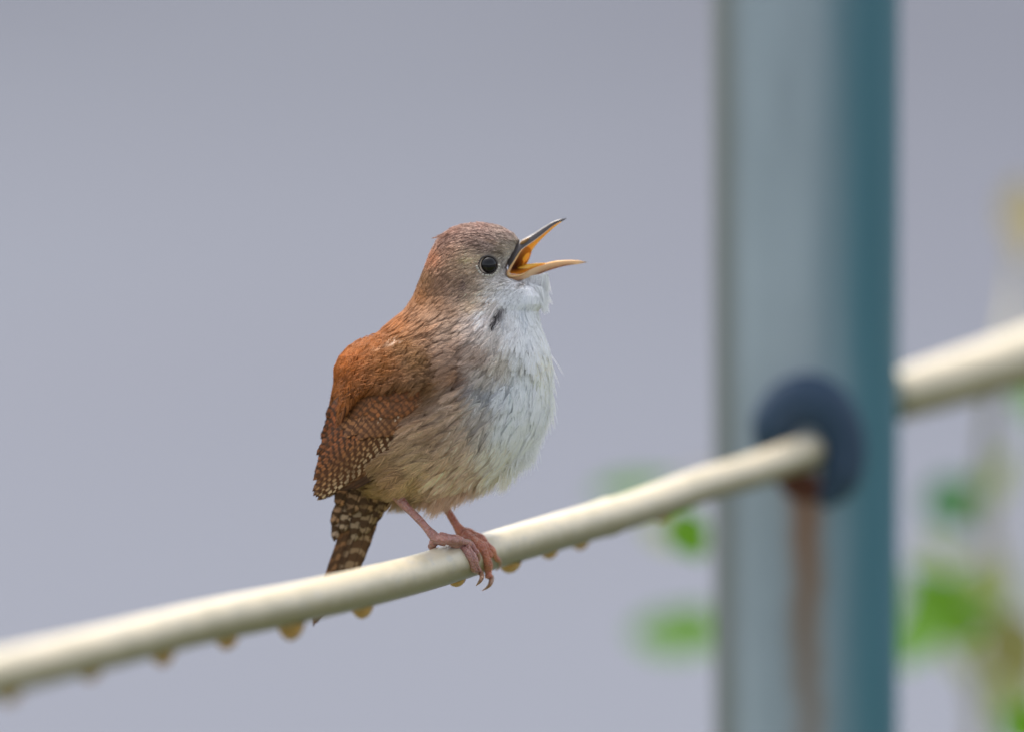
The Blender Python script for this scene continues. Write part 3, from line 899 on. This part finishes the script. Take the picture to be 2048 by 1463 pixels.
# ---- feathers with a blade of their own
def m_vane(name, dark, period, lo, hi, orange, edge_pale=True, spread=0.0):
    """barred vane: uv.x = units along the feather, uv.y = -1..1 across; the pale bars take the feather's own colour"""
    m = Mat(name)
    uv = m.node('ShaderNodeUVMap'); s = m.node('ShaderNodeSeparateXYZ'); m.link(uv.outputs[0], s.inputs[0])
    oi = m.node('ShaderNodeObjectInfo')
    ux, uy = s.outputs[0], s.outputs[1]
    av = m.math('ABSOLUTE', uy)
    nz = m.noise(m.mapping(uv.outputs[0], (0.12, 1.3, 1)), 1.0, 3)
    ph = m.math('ADD', m.math('MULTIPLY', m.math('MULTIPLY', ux, 2 * math.pi / period), m.math('ADD', 0.86, m.math('MULTIPLY', oi.outputs['Random'], 0.28))), m.math('MULTIPLY', oi.outputs['Random'], 5.0))
    ph = m.math('ADD', ph, m.math('MULTIPLY', m.math('SUBTRACT', nz, 0.5), 6.5))
    ph = m.math('SUBTRACT', ph, m.math('MULTIPLY', av, 1.5))
    bar = m.smooth(m.math('SINE', ph), lo, hi)
    out = m.smooth(uy, 0.02, 0.35)                          # bars strongest on the outer web
    bar = m.math('MULTIPLY', bar, m.math('ADD', m.math('MULTIPLY', out, 0.75), 0.25 if edge_pale else 0.7), clamp=True)
    bar = m.math('MULTIPLY', bar, m.smooth(m.noise(m.mapping(uv.outputs[0], (0.05, 0.8, 1), (4, 2, 0)), 1.0, 2), 0.22, 0.55))
    fine = m.noise(m.mapping(uv.outputs[0], (0.9, 0.7, 1)), 1.0, 3)
    ground = m.mix(m.math('MULTIPLY', fine, 0.45), dark, orange)
    col = m.mix(bar, ground, oi.outputs['Color'])
    shaft = m.math('SUBTRACT', 1.0, m.smooth(av, 0.03, 0.09))
    col = m.mix(m.math('MULTIPLY', shaft, 0.8), col, (dark[0] * 0.6, dark[1] * 0.6, dark[2] * 0.6))
    rim = m.smooth(av, 0.72, 0.98)
    col = m.mix(m.math('MULTIPLY', rim, 0.75), col, (dark[0] * 0.5, dark[1] * 0.5, dark[2] * 0.5))
    lines = m.math('SINE', m.math('ADD', m.math('MULTIPLY', ux, 3.0), m.math('MULTIPLY', av, -9.0)))
    col = m.mix(m.math('MULTIPLY', m.smooth(lines, -0.2, 0.9), 0.22), col, (dark[0] * 0.4, dark[1] * 0.4, dark[2] * 0.4))
    m.base(col).set(Roughness=0.6)
    m.b.inputs['Specular IOR Level'].default_value = 0.25
    m.bump(lines, 0.25, 0.00006)
    tr = m.node('ShaderNodeBsdfTranslucent'); m.link(col, tr.inputs['Color'])
    mx = m.node('ShaderNodeMixShader'); mx.inputs[0].default_value = 0.15
    m.link(m.b.outputs[0], mx.inputs[1]); m.link(tr.outputs[0], mx.inputs[2])
    m.link(mx.outputs[0], m.n['Material Output'].inputs['Surface'])
    return m.m
M_FLIGHT = m_vane('flight_vane', (0.085, 0.031, 0.010), 17.0, -0.25, 0.45, (0.19, 0.072, 0.022))
M_UPPER = m_vane('upper_flight_vane', (0.060, 0.024, 0.009), 14.0, -0.6, 0.3, (0.16, 0.062, 0.02), False)
M_PLAINV = m_vane('plain_vane', (0.075, 0.034, 0.018), 40.0, 0.8, 1.4, (0.10, 0.048, 0.026), False)
M_COVERT = m_vane('covert_vane', (0.095, 0.036, 0.013), 13.0, -0.5, 0.5, (0.26, 0.108, 0.036), False)
M_TAILV = m_vane('tail_vane', (0.125, 0.060, 0.026), 27.0, -0.05, 0.6, (0.19, 0.092, 0.036), False)
M_VENT = m_vane('vent_vane', (0.07, 0.034, 0.014), 21.0, -0.1, 0.4, (0.20, 0.10, 0.04), False)

def vane(name, base, tip, width, wfun, mat, parent, rgb, bend=0.0, blunt=0.55, cam_=1.6, nu=18, nv=7, flip=1, thick=1.0):
    """a feather blade between two points of the bird; wfun(x, y) gives its depth"""
    base, tip = np.array(base, float), np.array(tip, float)
    d = tip - base; Ln = np.linalg.norm(d); d /= Ln
    s = np.array([-d[1], d[0]])
    if s[1] < 0: s = -s                                     # outer web is the lower edge
    v, uv, f = [], [], []
    for layer in (0, 1):
        for i in range(nu):
            t = i / (nu - 1)
            prof = min(1.0, (t / 0.18 + 0.25)) * (1 - max(0.0, (t - blunt) / (1 - blunt)) ** 2.4) ** 0.5 if t < 1 else 0.03
            c = base + d * Ln * t + s * bend * math.sin(math.pi * t)
            for j in range(nv):
                q = (j / (nv - 1) - 0.5) * 2
                wd = width * (0.42 if q > 0 else 0.58)
                jag = 1.0 + 0.05 * math.sin(i * 2.1 + j) if abs(q) > 0.9 else 1.0
                xy = c + s * q * wd * prof * jag
                z = float(wfun(xy[0], xy[1])) - cam_ * (1 - q * q) + (thick if layer else 0)
                v.append((xy[0], xy[1], z)); uv.append((t * Ln, q))
    for i in range(nu - 1):
        for j in range(nv - 1):
            a = i * nv + j
            f.append((a, a + 1, a + nv + 1, a + nv))
            a += nu * nv
            f.append((a, a + nv, a + nv + 1, a + 1))
    v = np.array(v)
    o = mesh_obj(name, P(v[:, 0], v[:, 1], v[:, 2]), f, mat, parent=parent, origin=ORG, uv=uv)
    o.color = (*lin(rgb), 1.0)
    return o

# ---- near wing: a thin core, the flight feathers, two rows of coverts and soft scapular plumage
M_WCORE = m_simple('wing_core', (0.10, 0.042, 0.016), (0.07, 0.03, 0.012), 900, 0.8)
def wing(side):
    near = side < 0
    mir = (lambda fn: fn) if near else (lambda fn: (lambda x, y: -fn(x, y)))
    poly_y = np.linspace(694, 960, 26)
    v, f = [], []
    m = 14
    for yy in poly_y:
        x0 = float(np.interp(yy, XL[:, 0], XL[:, 1])) + 10
        x1 = float(np.interp(yy, [694, 720, 770, 820, 880, 930, 960], [820, 866, 868, 842, 796, 735, 690]))
        x1 = max(x1, x0 + 6)
        for j in range(m):
            x = x0 + (x1 - x0) * j / (m - 1)
            edge = 6.0 if j in (0, m - 1) else 0.0
            z = wing_w(x, yy, 3.0) + edge
            v.append((x, yy, z if near else -z))
    n = len(poly_y)
    f = [(i * m + j, i * m + j + 1, (i + 1) * m + j + 1, (i + 1) * m + j) for i in range(n - 1) for j in range(m - 1)]
    v = np.array(v)
    wg = mesh_obj('wing', P(v[:, 0], v[:, 1], v[:, 2]), f, M_WCORE, parent=BIRD, origin=ORG)
    tips = [(658, 985), (650, 992), (640, 996), (631, 996), (627, 984), (629, 966), (631, 946), (633, 926), (636, 908), (641, 886), (645, 868), (650, 850), (656, 834)]
    buff = [(150, 104, 70), (196, 156, 116), (218, 188, 148), (206, 168, 124), (186, 140, 94), (180, 124, 76), (172, 108, 62), (166, 98, 54), (160, 92, 48), (156, 88, 44), (156, 86, 42), (158, 86, 42), (160, 88, 42)]
    N = 21
    tp = catmull(np.array(tips, float), N); bf = catmull(np.array(buff, float), N)
    for i in range(N):
        if not near and i % 2: continue
        u = i / (N - 1)
        bx_, by_ = 826 - 98 * u ** 0.9 + random.uniform(-3, 3), 868 - 104 * u + random.uniform(-2, 2)
        lay = 4 + 0.85 * i
        tip_ = tp[i] + np.array([random.uniform(-4, 3), random.uniform(-3, 4)])
        vane('flight_feather', (bx_, by_), tip_, random.uniform(17, 21), mir(lambda x, y, lay=lay: wing_w(x, y, lay)), M_FLIGHT if u < 0.5 else M_UPPER, wg, np.clip(bf[i] * random.uniform(0.92, 1.08), 0, 255), bend=7 - 12 * u, blunt=0.78, nu=20)
    for q_, (b_, t_, wd_) in enumerate((((842, 846), (694, 976), 40), ((848, 838), (676, 980), 34))):
        vane('flight_feather', b_, t_, wd_, mir(lambda x, y, q_=q_: wing_w(x, y, 1.0 + 1.4 * q_)), M_PLAINV, wg, (120, 72, 44), bend=6, blunt=0.7)
    # coverts: rows from the bottom up so that each row lies on the one below
    for r, (xa, ya, xb, yb, cnt, ln, wd, rgb) in enumerate((
            (824, 822, 712, 812, 11, 62, 24, (168, 114, 70)),
            (846, 790, 722, 786, 11, 50, 25, (158, 98, 56)),
            (858, 762, 736, 752, 10, 46, 27, (152, 90, 50)))):
        for k in range(cnt):
            if not near and k % 2: continue
            u = k / (cnt - 1)
            x, y = xa + (xb - xa) * u, ya + (yb - ya) * u + 7 * math.sin(k * 2.3) + 10 * math.sin(math.pi * u)
            fx, fy = flow(np.array([[x, y]]))[0]
            fx, fy = fx * 0.8 - 0.12, fy * 0.8 + 0.2
            nn_ = math.hypot(fx, fy)
            lay = 16 + r * 2.0 + 0.2 * k
            lay_f = lambda x_, y_, lay=lay: wing_w(x_, y_, lay) 
            c = np.array(rgb) * random.uniform(0.88, 1.12)
            if r == 0 and k in (2, 5): c = np.array((206, 180, 150))
            vane('covert_feather', (x, y), (x + fx / nn_ * ln, y + fy / nn_ * ln), wd, mir(lay_f), M_COVERT, wg, np.clip(c, 0, 255), bend=2, blunt=0.45, nu=12, nv=5)
    # soft scapulars over the upper wing
    poly = [(690, 700), (715, 676), (760, 664), (850, 690), (884, 722), (886, 758), (862, 768), (800, 762), (735, 774), (692, 806), (662, 800), (668, 730)]
    cnt = 9000 if near else 1500
    x = rng.uniform(660, 890, cnt); y = rng.uniform(660, 824, cnt)
    ins = inside(poly, x, y); x, y = x[ins], y[ins]
    pq = np.stack([x, y, np.zeros_like(x)], 1)
    k = spaced(pq, np.full(len(x), 7.0 if near else 14.0)); x, y = x[k], y[k]
    e = 2.0
    w0 = wing_w(x, y)
    gx, gy = (wing_w(x + e, y) - wing_w(x - e, y)) / (2 * e), (wing_w(x, y + e) - wing_w(x, y - e)) / (2 * e)
    fl = flow(np.stack([x, y], 1) + rng.standard_normal((len(x), 2)) * 6)
    fl += rng.normal(0, 0.07, fl.shape)
    t3 = np.stack([fl[:, 0], fl[:, 1], 0 * x], 1)
    b3 = np.stack([-fl[:, 1], fl[:, 0], 0 * x], 1)
    L = rng.uniform(34, 48, len(x)); W = L * 0.36
    pts, uu, u, idx = barbs(np.stack([x, y, w0], 1), t3, b3, None, L, W, 46)
    low = np.clip((y - 700) / 90, 0, 1)                       # nearer the coverts the layer stands higher
    rim = np.clip((892 - x) / 40, 0, 1)
    h = ((17 + 13 * low) * rim + 4 + rng.uniform(0, 4, len(x)))[idx][:, None] * (1 - 0.25 * np.clip(uu, 0, 1.1) ** 2) + 1.0
    xl = np.interp(pts[..., 1], XL[:, 0], XL[:, 1])
    pts[..., 0] = np.maximum(pts[..., 0], xl - 1.0 + rng.uniform(-4, 2, len(pts))[:, None])
    pts[..., 2] = wing_w(pts[..., 0], pts[..., 1], 0.0) - h * np.clip((pts[..., 0] - xl) / 40 + 0.35, 0.2, 1)
    if not near: pts[..., 2] *= -1
    c = plum_col(pts[:, 3, :])
    # dark mottled bars of the lesser coverts, growing towards the barred feathers below
    al_ = -0.72 * pts[:, 3, 0] + 0.69 * pts[:, 3, 1]; ac_ = 0.69 * pts[:, 3, 0] + 0.72 * pts[:, 3, 1]
    st_ = np.sin(al_ * 0.44 + 1.6 * np.sin(ac_ * 0.11) + 1.2 * np.sin(ac_ * 0.27 + 2)) + 0.5 * np.sin(ac_ * 0.19 + al_ * 0.07)
    mo_ = np.clip((pts[:, 3, 1] - 742) / 50, 0, 1) * np.clip(st_ - 0.1, 0, 1)
    c *= (1 - 0.68 * mo_)[:, None]
    c *= (np.exp(rng.normal(0, 0.10, len(x)))[idx] * np.exp(rng.normal(0, 0.16, len(idx))))[:, None]
    r = np.tile(np.array([0.62, 0.62, 0.55, 0.42, 0.16]), (len(pts), 1))
    curves_obj('scapular_plumage', pts, r, c, M_BARB, wg)
    return wg
wing(-1)
wing(1)

# ---- tail
def tail():
    def tw(lay):
        return lambda x, y: 45 + 0.16 * (y - 960) + lay + 0.10 * (x - 690)
    fe = [((728, 962), (626, 1253), 15, 3, (176, 118, 70)), ((732, 966), (633, 1246), 17, 0, (170, 116, 70)), ((738, 970), (640, 1236), 18, -3, (180, 128, 82)),
          ((742, 974), (655, 1216), 24, -7, (190, 150, 108)), ((746, 976), (668, 1204), 30, -11, (184, 152, 116)), ((752, 980), (688, 1182), 34, -15, (186, 152, 114)),
          ((760, 984), (702, 1152), 26, -10, (190, 144, 96))]
    for i, (b, t, wd, lay, rgb) in enumerate(fe):
        vane('tail_feather', b, t, wd, tw(lay), M_TAILV, BIRD, rgb, bend=(-4 if i < 3 else 5), blunt=0.8)
    cov = [((700, 950), (668, 1082), 30, -4, (222, 190, 164)), ((712, 952), (664, 1052), 30, -8, (206, 160, 120)), ((724, 950), (684, 1066), 34, -14, (214, 184, 150)), ((742, 955), (708, 1082), 40, -19, (192, 166, 134)),
           ((758, 958), (728, 1070), 40, -22, (184, 154, 116)), ((772, 968), (742, 1050), 34, -22, (170, 140, 96)), ((730, 948), (700, 1030), 40, -26, (200, 158, 118)), ((752, 952), (728, 1030), 42, -29, (176, 140, 98)),
           ((712, 946), (674, 1012), 36, -22, (204, 150, 104)), ((774, 962), (764, 1024), 34, -27, (172, 140, 98))]
    for b, t, wd, lay, rgb in cov:
        vane('undertail_covert', b, t, wd, tw(lay), M_VENT, BIRD, rgb, bend=3, blunt=0.4, nu=14, nv=7, cam_=4)
tail()

# ---- beak
M_HORN = m_simple('dark_horn', (0.035, 0.030, 0.032), (0.075, 0.06, 0.055), 1200, 0.28, 0.1)
M_PALE = m_simple('pale_horn', (0.72, 0.55, 0.42), (0.66, 0.44, 0.30), 700, 0.33, 0.1, 0.25)
M_GAPE = m_simple('yellow_gape', (0.84, 0.48, 0.055), (0.78, 0.40, 0.04), 900, 0.3, 0.1, 0.3)
M_FLANGE = m_simple('pale_gape_skin', (0.62, 0.40, 0.16), (0.55, 0.30, 0.14), 900, 0.45, 0.1, 0.3)
M_NOST = m_simple('amber_nostril', (0.30, 0.15, 0.03), (0.16, 0.08, 0.03), 900, 0.4)
M_STRIPE = m_simple('reddish_horn', (0.33, 0.11, 0.07), (0.45, 0.2, 0.12), 900, 0.33, 0.1, 0.2)
def bill(name, secs, tip, mats, lower):
    """secs: near edge N, ridge C, far edge F (x, y, w); outer skin and inner lining of one half of the beak"""
    v, f, mi = [], [], []
    R = 13
    S_ = catmull(np.array([np.concatenate(s) for s in secs], float), 22)
    for s in S_:
        N, C, F_ = s[0:3], s[3:6], s[6:9]
        mid = (N + F_) / 2
        hN = (N + C) / 2 + (C - mid) * 0.20 + np.array([0, 0, -0.25 * abs(N[2])])
        hF = (F_ + C) / 2 + (C - mid) * 0.20 + np.array([0, 0, 0.25 * abs(F_[2])])
        q1 = N * 0.90 + C * 0.10 + np.array([0, 0, -0.06 * abs(N[2])])
        q3 = F_ * 0.90 + C * 0.10 + np.array([0, 0, 0.06 * abs(F_[2])])
        p2 = N * 0.22 + C * 0.78 + (C - mid) * 0.10 + np.array([0, 0, -0.16 * abs(N[2])])
        p3 = F_ * 0.22 + C * 0.78 + (C - mid) * 0.10 + np.array([0, 0, 0.16 * abs(F_[2])])
        M_ = mid * 0.58 + C * 0.42
        iN = N * 0.86 + F_ * 0.14 + (C - mid) * 0.10
        iF = F_ * 0.86 + N * 0.14 + (C - mid) * 0.10
        mN = (iN + M_) / 2 + (C - mid) * 0.06; mF = (iF + M_) / 2 + (C - mid) * 0.06
        v += [N, q1, hN, p2, C, p3, hF, q3, F_, iF, mF, M_, mN]
    v.append(np.array(tip, float))
    n = len(S_)
    col = []
    for i in range(n):
        a_ = min(1.0, max(0.0, (i - 6) / 7.0)) * min(1.0, max(0.0, (n - 1 - i) / 3.0))
        b_ = min(1.0, max(0.0, (7 - i) / 7.0))
        for k in range(R):
            st = {4: 1.0, 3: 0.95, 5: 0.95, 2: 0.45, 6: 0.45}.get(k, 0.0)
            c_ = lin((240, 206, 164)) if k < 9 else lin((226, 158, 48))
            if k < 9:
                c_ = c_ * (1 - st * a_ * 0.9) + lin((150, 84, 64)) * st * a_ * 0.9
                c_ = c_ * (1 - b_ * (0.35 + 0.4 * st)) + lin((214, 150, 104)) * b_ * (0.35 + 0.4 * st)
                if k in (0, 8): c_ = c_ * 0.5 + lin((236, 176, 84)) * 0.5
            elif i > n - 8:
                c_ = lin((232, 190, 130))
            col.append(c_)
    col.append(lin((226, 190, 160)))
    if not lower: col = None
    for i in range(n - 1):
        for k in range(R):
            k2 = (k + 1) % R
            f.append((i * R + k, i * R + k2, (i + 1) * R + k2, (i + 1) * R + k))
            if k < 8:
                m_ = 0
                if lower and i > 8 and k in (1, 2, 5, 6): m_ = 2
                if not lower and k in (0, 7): m_ = 1 if i < 7 else 3
                if lower and i < 9 and k in (0, 7): m_ = 1
                mi.append(m_)
            else:
                mi.append(1 if i < n - 6 or not lower else 0)
    for k in range(R):
        f.append(((n - 1) * R + k, (n - 1) * R + (k + 1) % R, n * R)); mi.append(0)
    v = np.array(v)
    return mesh_obj(name, P(v[:, 0], v[:, 1], v[:, 2]), f, mats, parent=BIRD, origin=ORG, mi=None if lower else mi, col=None if col is None else np.array(col))
up_secs = [((1017, 546, -27), (1018, 505, 0), (1046, 540, 26)), ((1029, 522, -25), (1030, 488, 0), (1057, 522, 22)), ((1044, 500, -20), (1046, 477.5, 0), (1064, 502, 18)), ((1065, 485, -13), (1066, 466.5, 0), (1077, 485, 13)),
           ((1087, 468, -8.5), (1087, 453.5, 0), (1095, 467, 9)), ((1106, 452.5, -5), (1107, 442.5, 0), (1111, 453, 5)), ((1121, 443.5, -2.8), (1121, 438.3, 0), (1123, 444, 2.8))]
UB = bill('upper_bill', up_secs, (1134, 436.5, 0), [M_HORN, M_GAPE, M_STRIPE, M_PALE], False)
lo_secs = [((1017, 547, -27), (1022, 562, 0), (1046, 536, 26)), ((1040, 549, -24), (1048, 560, 0), (1059, 528, 22)), ((1056, 541.5, -19), (1064, 556, 0), (1071, 529.5, 18)), ((1075, 533, -13), (1083, 546.8, 0), (1087, 527.5, 13)),
           ((1107, 524.5, -7.5), (1109, 537.6, 0), (1111, 522, 7.5)), ((1132, 522, -4.5), (1133, 531.5, 0), (1135, 520.5, 4.5)), ((1154, 521.5, -2.5), (1155, 528.5, 0), (1156, 520.8, 2.5))]
LB = bill('lower_bill', lo_secs, (1176, 524.5, 0), M_SKINC, True)
# nostril: a slit with an amber flap on the near side of the upper bill
nv_, nf_ = tube(np.array([(1041, 488, -15.5), (1046, 484.5, -14.5), (1053, 480, -12), (1059, 476, -10)], float), np.array([2.2, 4.2, 3.6, 1.4]), 10)
mesh_obj('nostril', P(nv_[:, 0], nv_[:, 1], nv_[:, 2]), nf_, M_NOST, parent=UB, origin=ORG)
# mouth lining: a cup from the edges of the gape back into the throat
def lining():
    rim = np.array([(1046, 499, -19), (1030, 522, -23), (1018, 545, -25), (1040, 547, -22), (1056, 540, -17), (1064, 536, 0), (1070, 530, 17), (1058, 528, 21), (1047, 538, 25), (1056, 523, 21), (1063, 503, 17), (1056, 494, 0)], float)
    apex = np.array((1031, 536, 2.0))
    v, col = [], []
    ring = catmull(np.vstack([rim, rim[:1]]), 49)[:-1]
    lv = [1.0, 0.8, 0.6, 0.4, 0.2]
    for t in lv:
        for q in ring:
            v.append(apex + (q - apex) * t + np.array([-(1 - t) * t * 18, 0, 0]))
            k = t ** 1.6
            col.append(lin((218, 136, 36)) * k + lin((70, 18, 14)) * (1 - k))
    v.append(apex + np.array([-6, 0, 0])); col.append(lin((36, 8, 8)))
    n = len(ring); f = []
    for i in range(len(lv) - 1):
        for k in range(n):
            f.append((i * n + k, i * n + (k + 1) % n, (i + 1) * n + (k + 1) % n, (i + 1) * n + k))
    for k in range(n): f.append(((len(lv) - 1) * n + k, (len(lv) - 1) * n + (k + 1) % n, len(v) - 1))
    v = np.array(v)
    mesh_obj('mouth_lining', P(v[:, 0], v[:, 1], v[:, 2]), f, M_SKINC, parent=BIRD, origin=ORG, col=np.array(col))
lining()
gp = catmull(np.array([(1044, 499, -20.5), (1036, 511, -23), (1028, 524, -26), (1020, 537, -28), (1016, 547, -28.5), (1021, 552, -28), (1034, 552, -26.5), (1048, 547.5, -23), (1058, 541, -19.5)], float), 40)
gv_, gf_ = tube(gp, np.interp(np.linspace(0, 1, 40), [0, 0.25, 0.55, 0.8, 1], [0.9, 1.9, 3.4, 2.2, 0.9]), 10)
mesh_obj('gape_flange', P(gv_[:, 0], gv_[:, 1], gv_[:, 2]), gf_, M_FLANGE, parent=BIRD, origin=ORG)
tv_, tf_ = tube(catmull(np.array([(1036, 541, 2), (1048, 538, 2), (1060, 534, 2), (1074, 530, 1), (1090, 527, 0)], float), 12), np.concatenate([np.linspace(6, 8, 5), np.linspace(7, 1.2, 7)]), 12)
mesh_obj('tongue', P(tv_[:, 0], tv_[:, 1], tv_[:, 2]), tf_, M_GAPE, parent=BIRD, origin=ORG)

# ---- eyes
M_EYE = Mat('dark_eye'); M_EYE.base((0.003, 0.002, 0.002)).set(Roughness=0.03)
M_EYE.b.inputs['Specular IOR Level'].default_value = 0.35
M_LID = m_simple('grey_eyelid', (0.07, 0.055, 0.045), (0.04, 0.03, 0.025), 1500, 0.5)
M_BEAD = m_simple('pale_eyelid_feathers', (0.54, 0.51, 0.45), (0.42, 0.39, 0.33), 1500, 0.7)
def ball(c, r, seg=28, rings=18, sq=(1, 1, 1)):
    v, f = [], []
    for i in range(rings + 1):
        p_ = math.pi * i / rings
        for k in range(seg):
            a = 2 * math.pi * k / seg
            v.append((c[0] + r * sq[0] * math.sin(p_) * math.cos(a), c[1] + r * sq[1] * math.cos(p_), c[2] + r * sq[2] * math.sin(p_) * math.sin(a)))
    for i in range(rings):
        for k in range(seg):
            k2 = (k + 1) % seg
            f.append((i * seg + k, i * seg + k2, (i + 1) * seg + k2, (i + 1) * seg + k))
    return np.array(v), f
def eye(side):
    ec = np.array([EYE[0], EYE[1], side * 49.0])
    v, f = ball(ec, 18.6)
    e = mesh_obj('eye', P(v[:, 0], v[:, 1], v[:, 2]), f, M_EYE.m, parent=BIRD, origin=ORG)
    th = np.linspace(0, 2 * math.pi, 41)
    ring = np.stack([ec[0] + 18.2 * np.cos(th) * 1.03, ec[1] + 18.2 * np.sin(th), np.full(41, side * 57.5) - side * (-3.5) * np.cos(th) * -1], 1)
    v, f = tube(ring, np.full(41, 2.0), 8, cap=False)
    mesh_obj('eyelid', P(v[:, 0], v[:, 1], v[:, 2]), f, M_LID, parent=e, origin=ORG)
    parts = []
    for a in np.linspace(4, 176, 13):
        t = math.radians(a)
        rr_ = 21.6 + random.uniform(-.9, .9); t += random.uniform(-.07, .07)
        z = side * (64.5 - 3.0 * math.cos(t))
        p0 = np.array((ec[0] + (rr_ - 1.6) * math.cos(t) * 1.03, ec[1] + (rr_ - 1.6) * math.sin(t), z + side * 1.0))
        p1 = np.array((ec[0] + (rr_ + 2.2) * math.cos(t) * 1.03, ec[1] + (rr_ + 2.2) * math.sin(t), z - side * 0.5))
        parts.append(tube(np.linspace(p0, p1, 4), np.array([1.4, 2.1, 1.8, 0.8]), 6))
    v, f = join(parts)
    o = mesh_obj('eye_ring', P(v[:, 0], v[:, 1], v[:, 2]), f, M_BEAD, parent=e, origin=ORG)
    o['kind'] = 'stuff'
eye(-1); eye(1)

# ---- legs and feet
def m_leg(name, c1, c2, c3):
    m = Mat(name); c = m.coord()
    n1 = m.noise(c, 420, 4); n2 = m.noise(c, 2200, 3)
    col = m.mix(m.smooth(n1, 0.3, 0.7), c1, c2)
    col = m.mix(m.math('MULTIPLY', m.smooth(n2, 0.5, 0.75), 0.5), col, c3)
    m.base(col).set(Roughness=0.42)
    m.b.inputs['Subsurface Weight'].default_value = 0.35
    m.b.inputs['Subsurface Radius'].default_value = (0.002, 0.0007, 0.0004)
    m.b.inputs['Subsurface Scale'].default_value = 0.6
    vo = m.node('ShaderNodeTexVoronoi'); m.link(c, vo.inputs['Vector']); vo.inputs['Scale'].default_value = 1500
    m.bump(vo.outputs['Distance'], 0.9, 0.0004)
    return m.m
M_LEGN = m_leg('pink_brown_leg', (0.46, 0.225, 0.175), (0.33, 0.155, 0.13), (0.52, 0.36, 0.32))
M_LEGF = m_leg('backlit_leg', (0.52, 0.19, 0.10), (0.38, 0.13, 0.085), (0.54, 0.32, 0.26))  # far leg: orange glow of the backlight is put into its colour
M_CLAW = m_simple('claw_horn', (0.36, 0.20, 0.10), (0.24, 0.12, 0.08), 900, 0.3, 0.1, 0.3)
def on_rail(x, y, r):
    """depth at which a toe of radius r rests on the rail where the view meets it"""
    p = P(np.array([x]), np.array([y]), np.array([0.0]))[0]
    d = Vector(p - CAM).normalized()
    h = rail_bvh.ray_cast(Vector(CAM), d)
    if h[0] is None: return None
    dist = float(np.dot(np.array(h[0]) - CAM, FWD))
    return (dist - D) / S - r * 0.8
def digit(ctrl, n=22, knuckle=0.16, seg=12, phase=0.0):
    """ctrl rows x, y, w or None (resting on the rail), radius"""
    last = None; pts = []
    for (x, y, w, r) in ctrl:
        if w is None:
            w = on_rail(x, y, r)
            if w is None: w = last if last is not None else rail_w(x) - 70
        last = w; pts.append((x, y, w, r))
    c = catmull(np.array(pts, float), n)
    r = np.maximum(c[:, 3] * (1 + knuckle * np.sin(np.linspace(0, 1, n) * 2 * math.pi * 3.2 + phase)), 0.3)
    return tube(c[:, :3], r, seg)
def leg(mat, shank, toes, claws):
    v, f = join([digit([(a_, b_, c_, d_ * 0.92) for a_, b_, c_, d_ in shank], 30, 0.05, 14)] + [digit(t, 26, 0.19, 12, i) for i, t in enumerate(toes)])
    lg = mesh_obj('leg', P(v[:, 0], v[:, 1], v[:, 2]), f, mat, parent=BIRD, origin=ORG)
    for c in claws:
        v, f = digit(c, 16, 0.0, 10)
        mesh_obj('claw', P(v[:, 0], v[:, 1], v[:, 2]), f, M_CLAW, parent=lg, origin=ORG)
    return lg
leg(M_LEGN,
    [(790, 985, -48, 12), (808, 1008, -54, 10), (824, 1024, -62, 8.5), (840, 1040, -72, 8.2), (854, 1056, -82, 8.8), (866, 1069, -92, 10.5), (876, 1078, -100, 11.5), (890, 1082, -108, 10)],
    [[(872, 1074, -102, 9), (888, 1078, -116, 9.5), (905, 1079, -124, 9.5), (922, 1086, None, 9), (935, 1096, None, 8.5), (943, 1108, None, 8), (948, 1122, None, 8.2), (955, 1136, None, 7.2), (959, 1143, None, 5.5)],
     [(880, 1072, -96, 8), (900, 1074, -100, 8.5), (920, 1080, -96, 8), (938, 1087, None, 7), (948, 1096, None, 6.4), (954, 1106, None, 5.4)],
     [(884, 1078, -112, 8), (900, 1084, None, 7.5), (916, 1090, None, 7), (930, 1100, None, 7), (940, 1116, None, 6.5), (945, 1132, None, 6.2), (951, 1141, None, 5)],
     [(872, 1078, -96, 8.5), (866, 1086, -78, 8), (864, 1094, -58, 7), (868, 1104, -40, 6)]],
    [[(957, 1138, None, 5), (963, 1147, None, 5), (963, 1156, -122, 4.2), (958, 1164, -116, 2.8), (952, 1170, -108, 0.7)],
     [(953, 1104, None, 4.4), (957, 1110, None, 4), (958, 1118, None, 3), (955, 1125, None, 0.8)],
     [(866, 1102, -42, 4.5), (872, 1112, -30, 3.6), (880, 1120, -24, 1)]])
leg(M_LEGF,
    [(880, 990, 18, 11), (889, 1010, 20, 8.5), (900, 1028, 22, 8), (911, 1046, 24, 9), (921, 1060, 26, 12), (932, 1070, 24, 13.5), (944, 1076, 14, 10)],
    [[(928, 1064, 24, 10), (944, 1066, 16, 8.5), (958, 1073, 6, 8), (970, 1084, None, 7.8), (981, 1097, None, 7.5), (989, 1110, None, 7), (995, 1118, None, 5)],
     [(930, 1070, 18, 11), (946, 1077, 0, 10), (958, 1088, None, 9.5), (967, 1102, None, 9.5), (973, 1118, None, 9), (976, 1134, None, 9), (977, 1148, None, 8), (978, 1154, None, 6)],
     [(934, 1070, 20, 9), (950, 1074, 8, 8.5), (964, 1086, None, 8), (974, 1100, None, 7.5), (981, 1112, None, 6)],
     [(924, 1068, 34, 9), (918, 1078, 52, 8), (916, 1090, 66, 7)]],
    [[(993, 1114, None, 4.6), (999, 1121, None, 4.4), (1000, 1129, None, 3.2), (996, 1136, None, 1.8), (992, 1140, None, 0.6)],
     [(978, 1150, None, 6), (983, 1155, None, 5.6), (981, 1165, -10, 4.6), (975, 1173, -6, 3.0), (964, 1180, 2, 0.7)],
     [(917, 1088, 64, 4.5), (922, 1100, 74, 3.4), (930, 1108, 80, 1)]])
print('scene built')
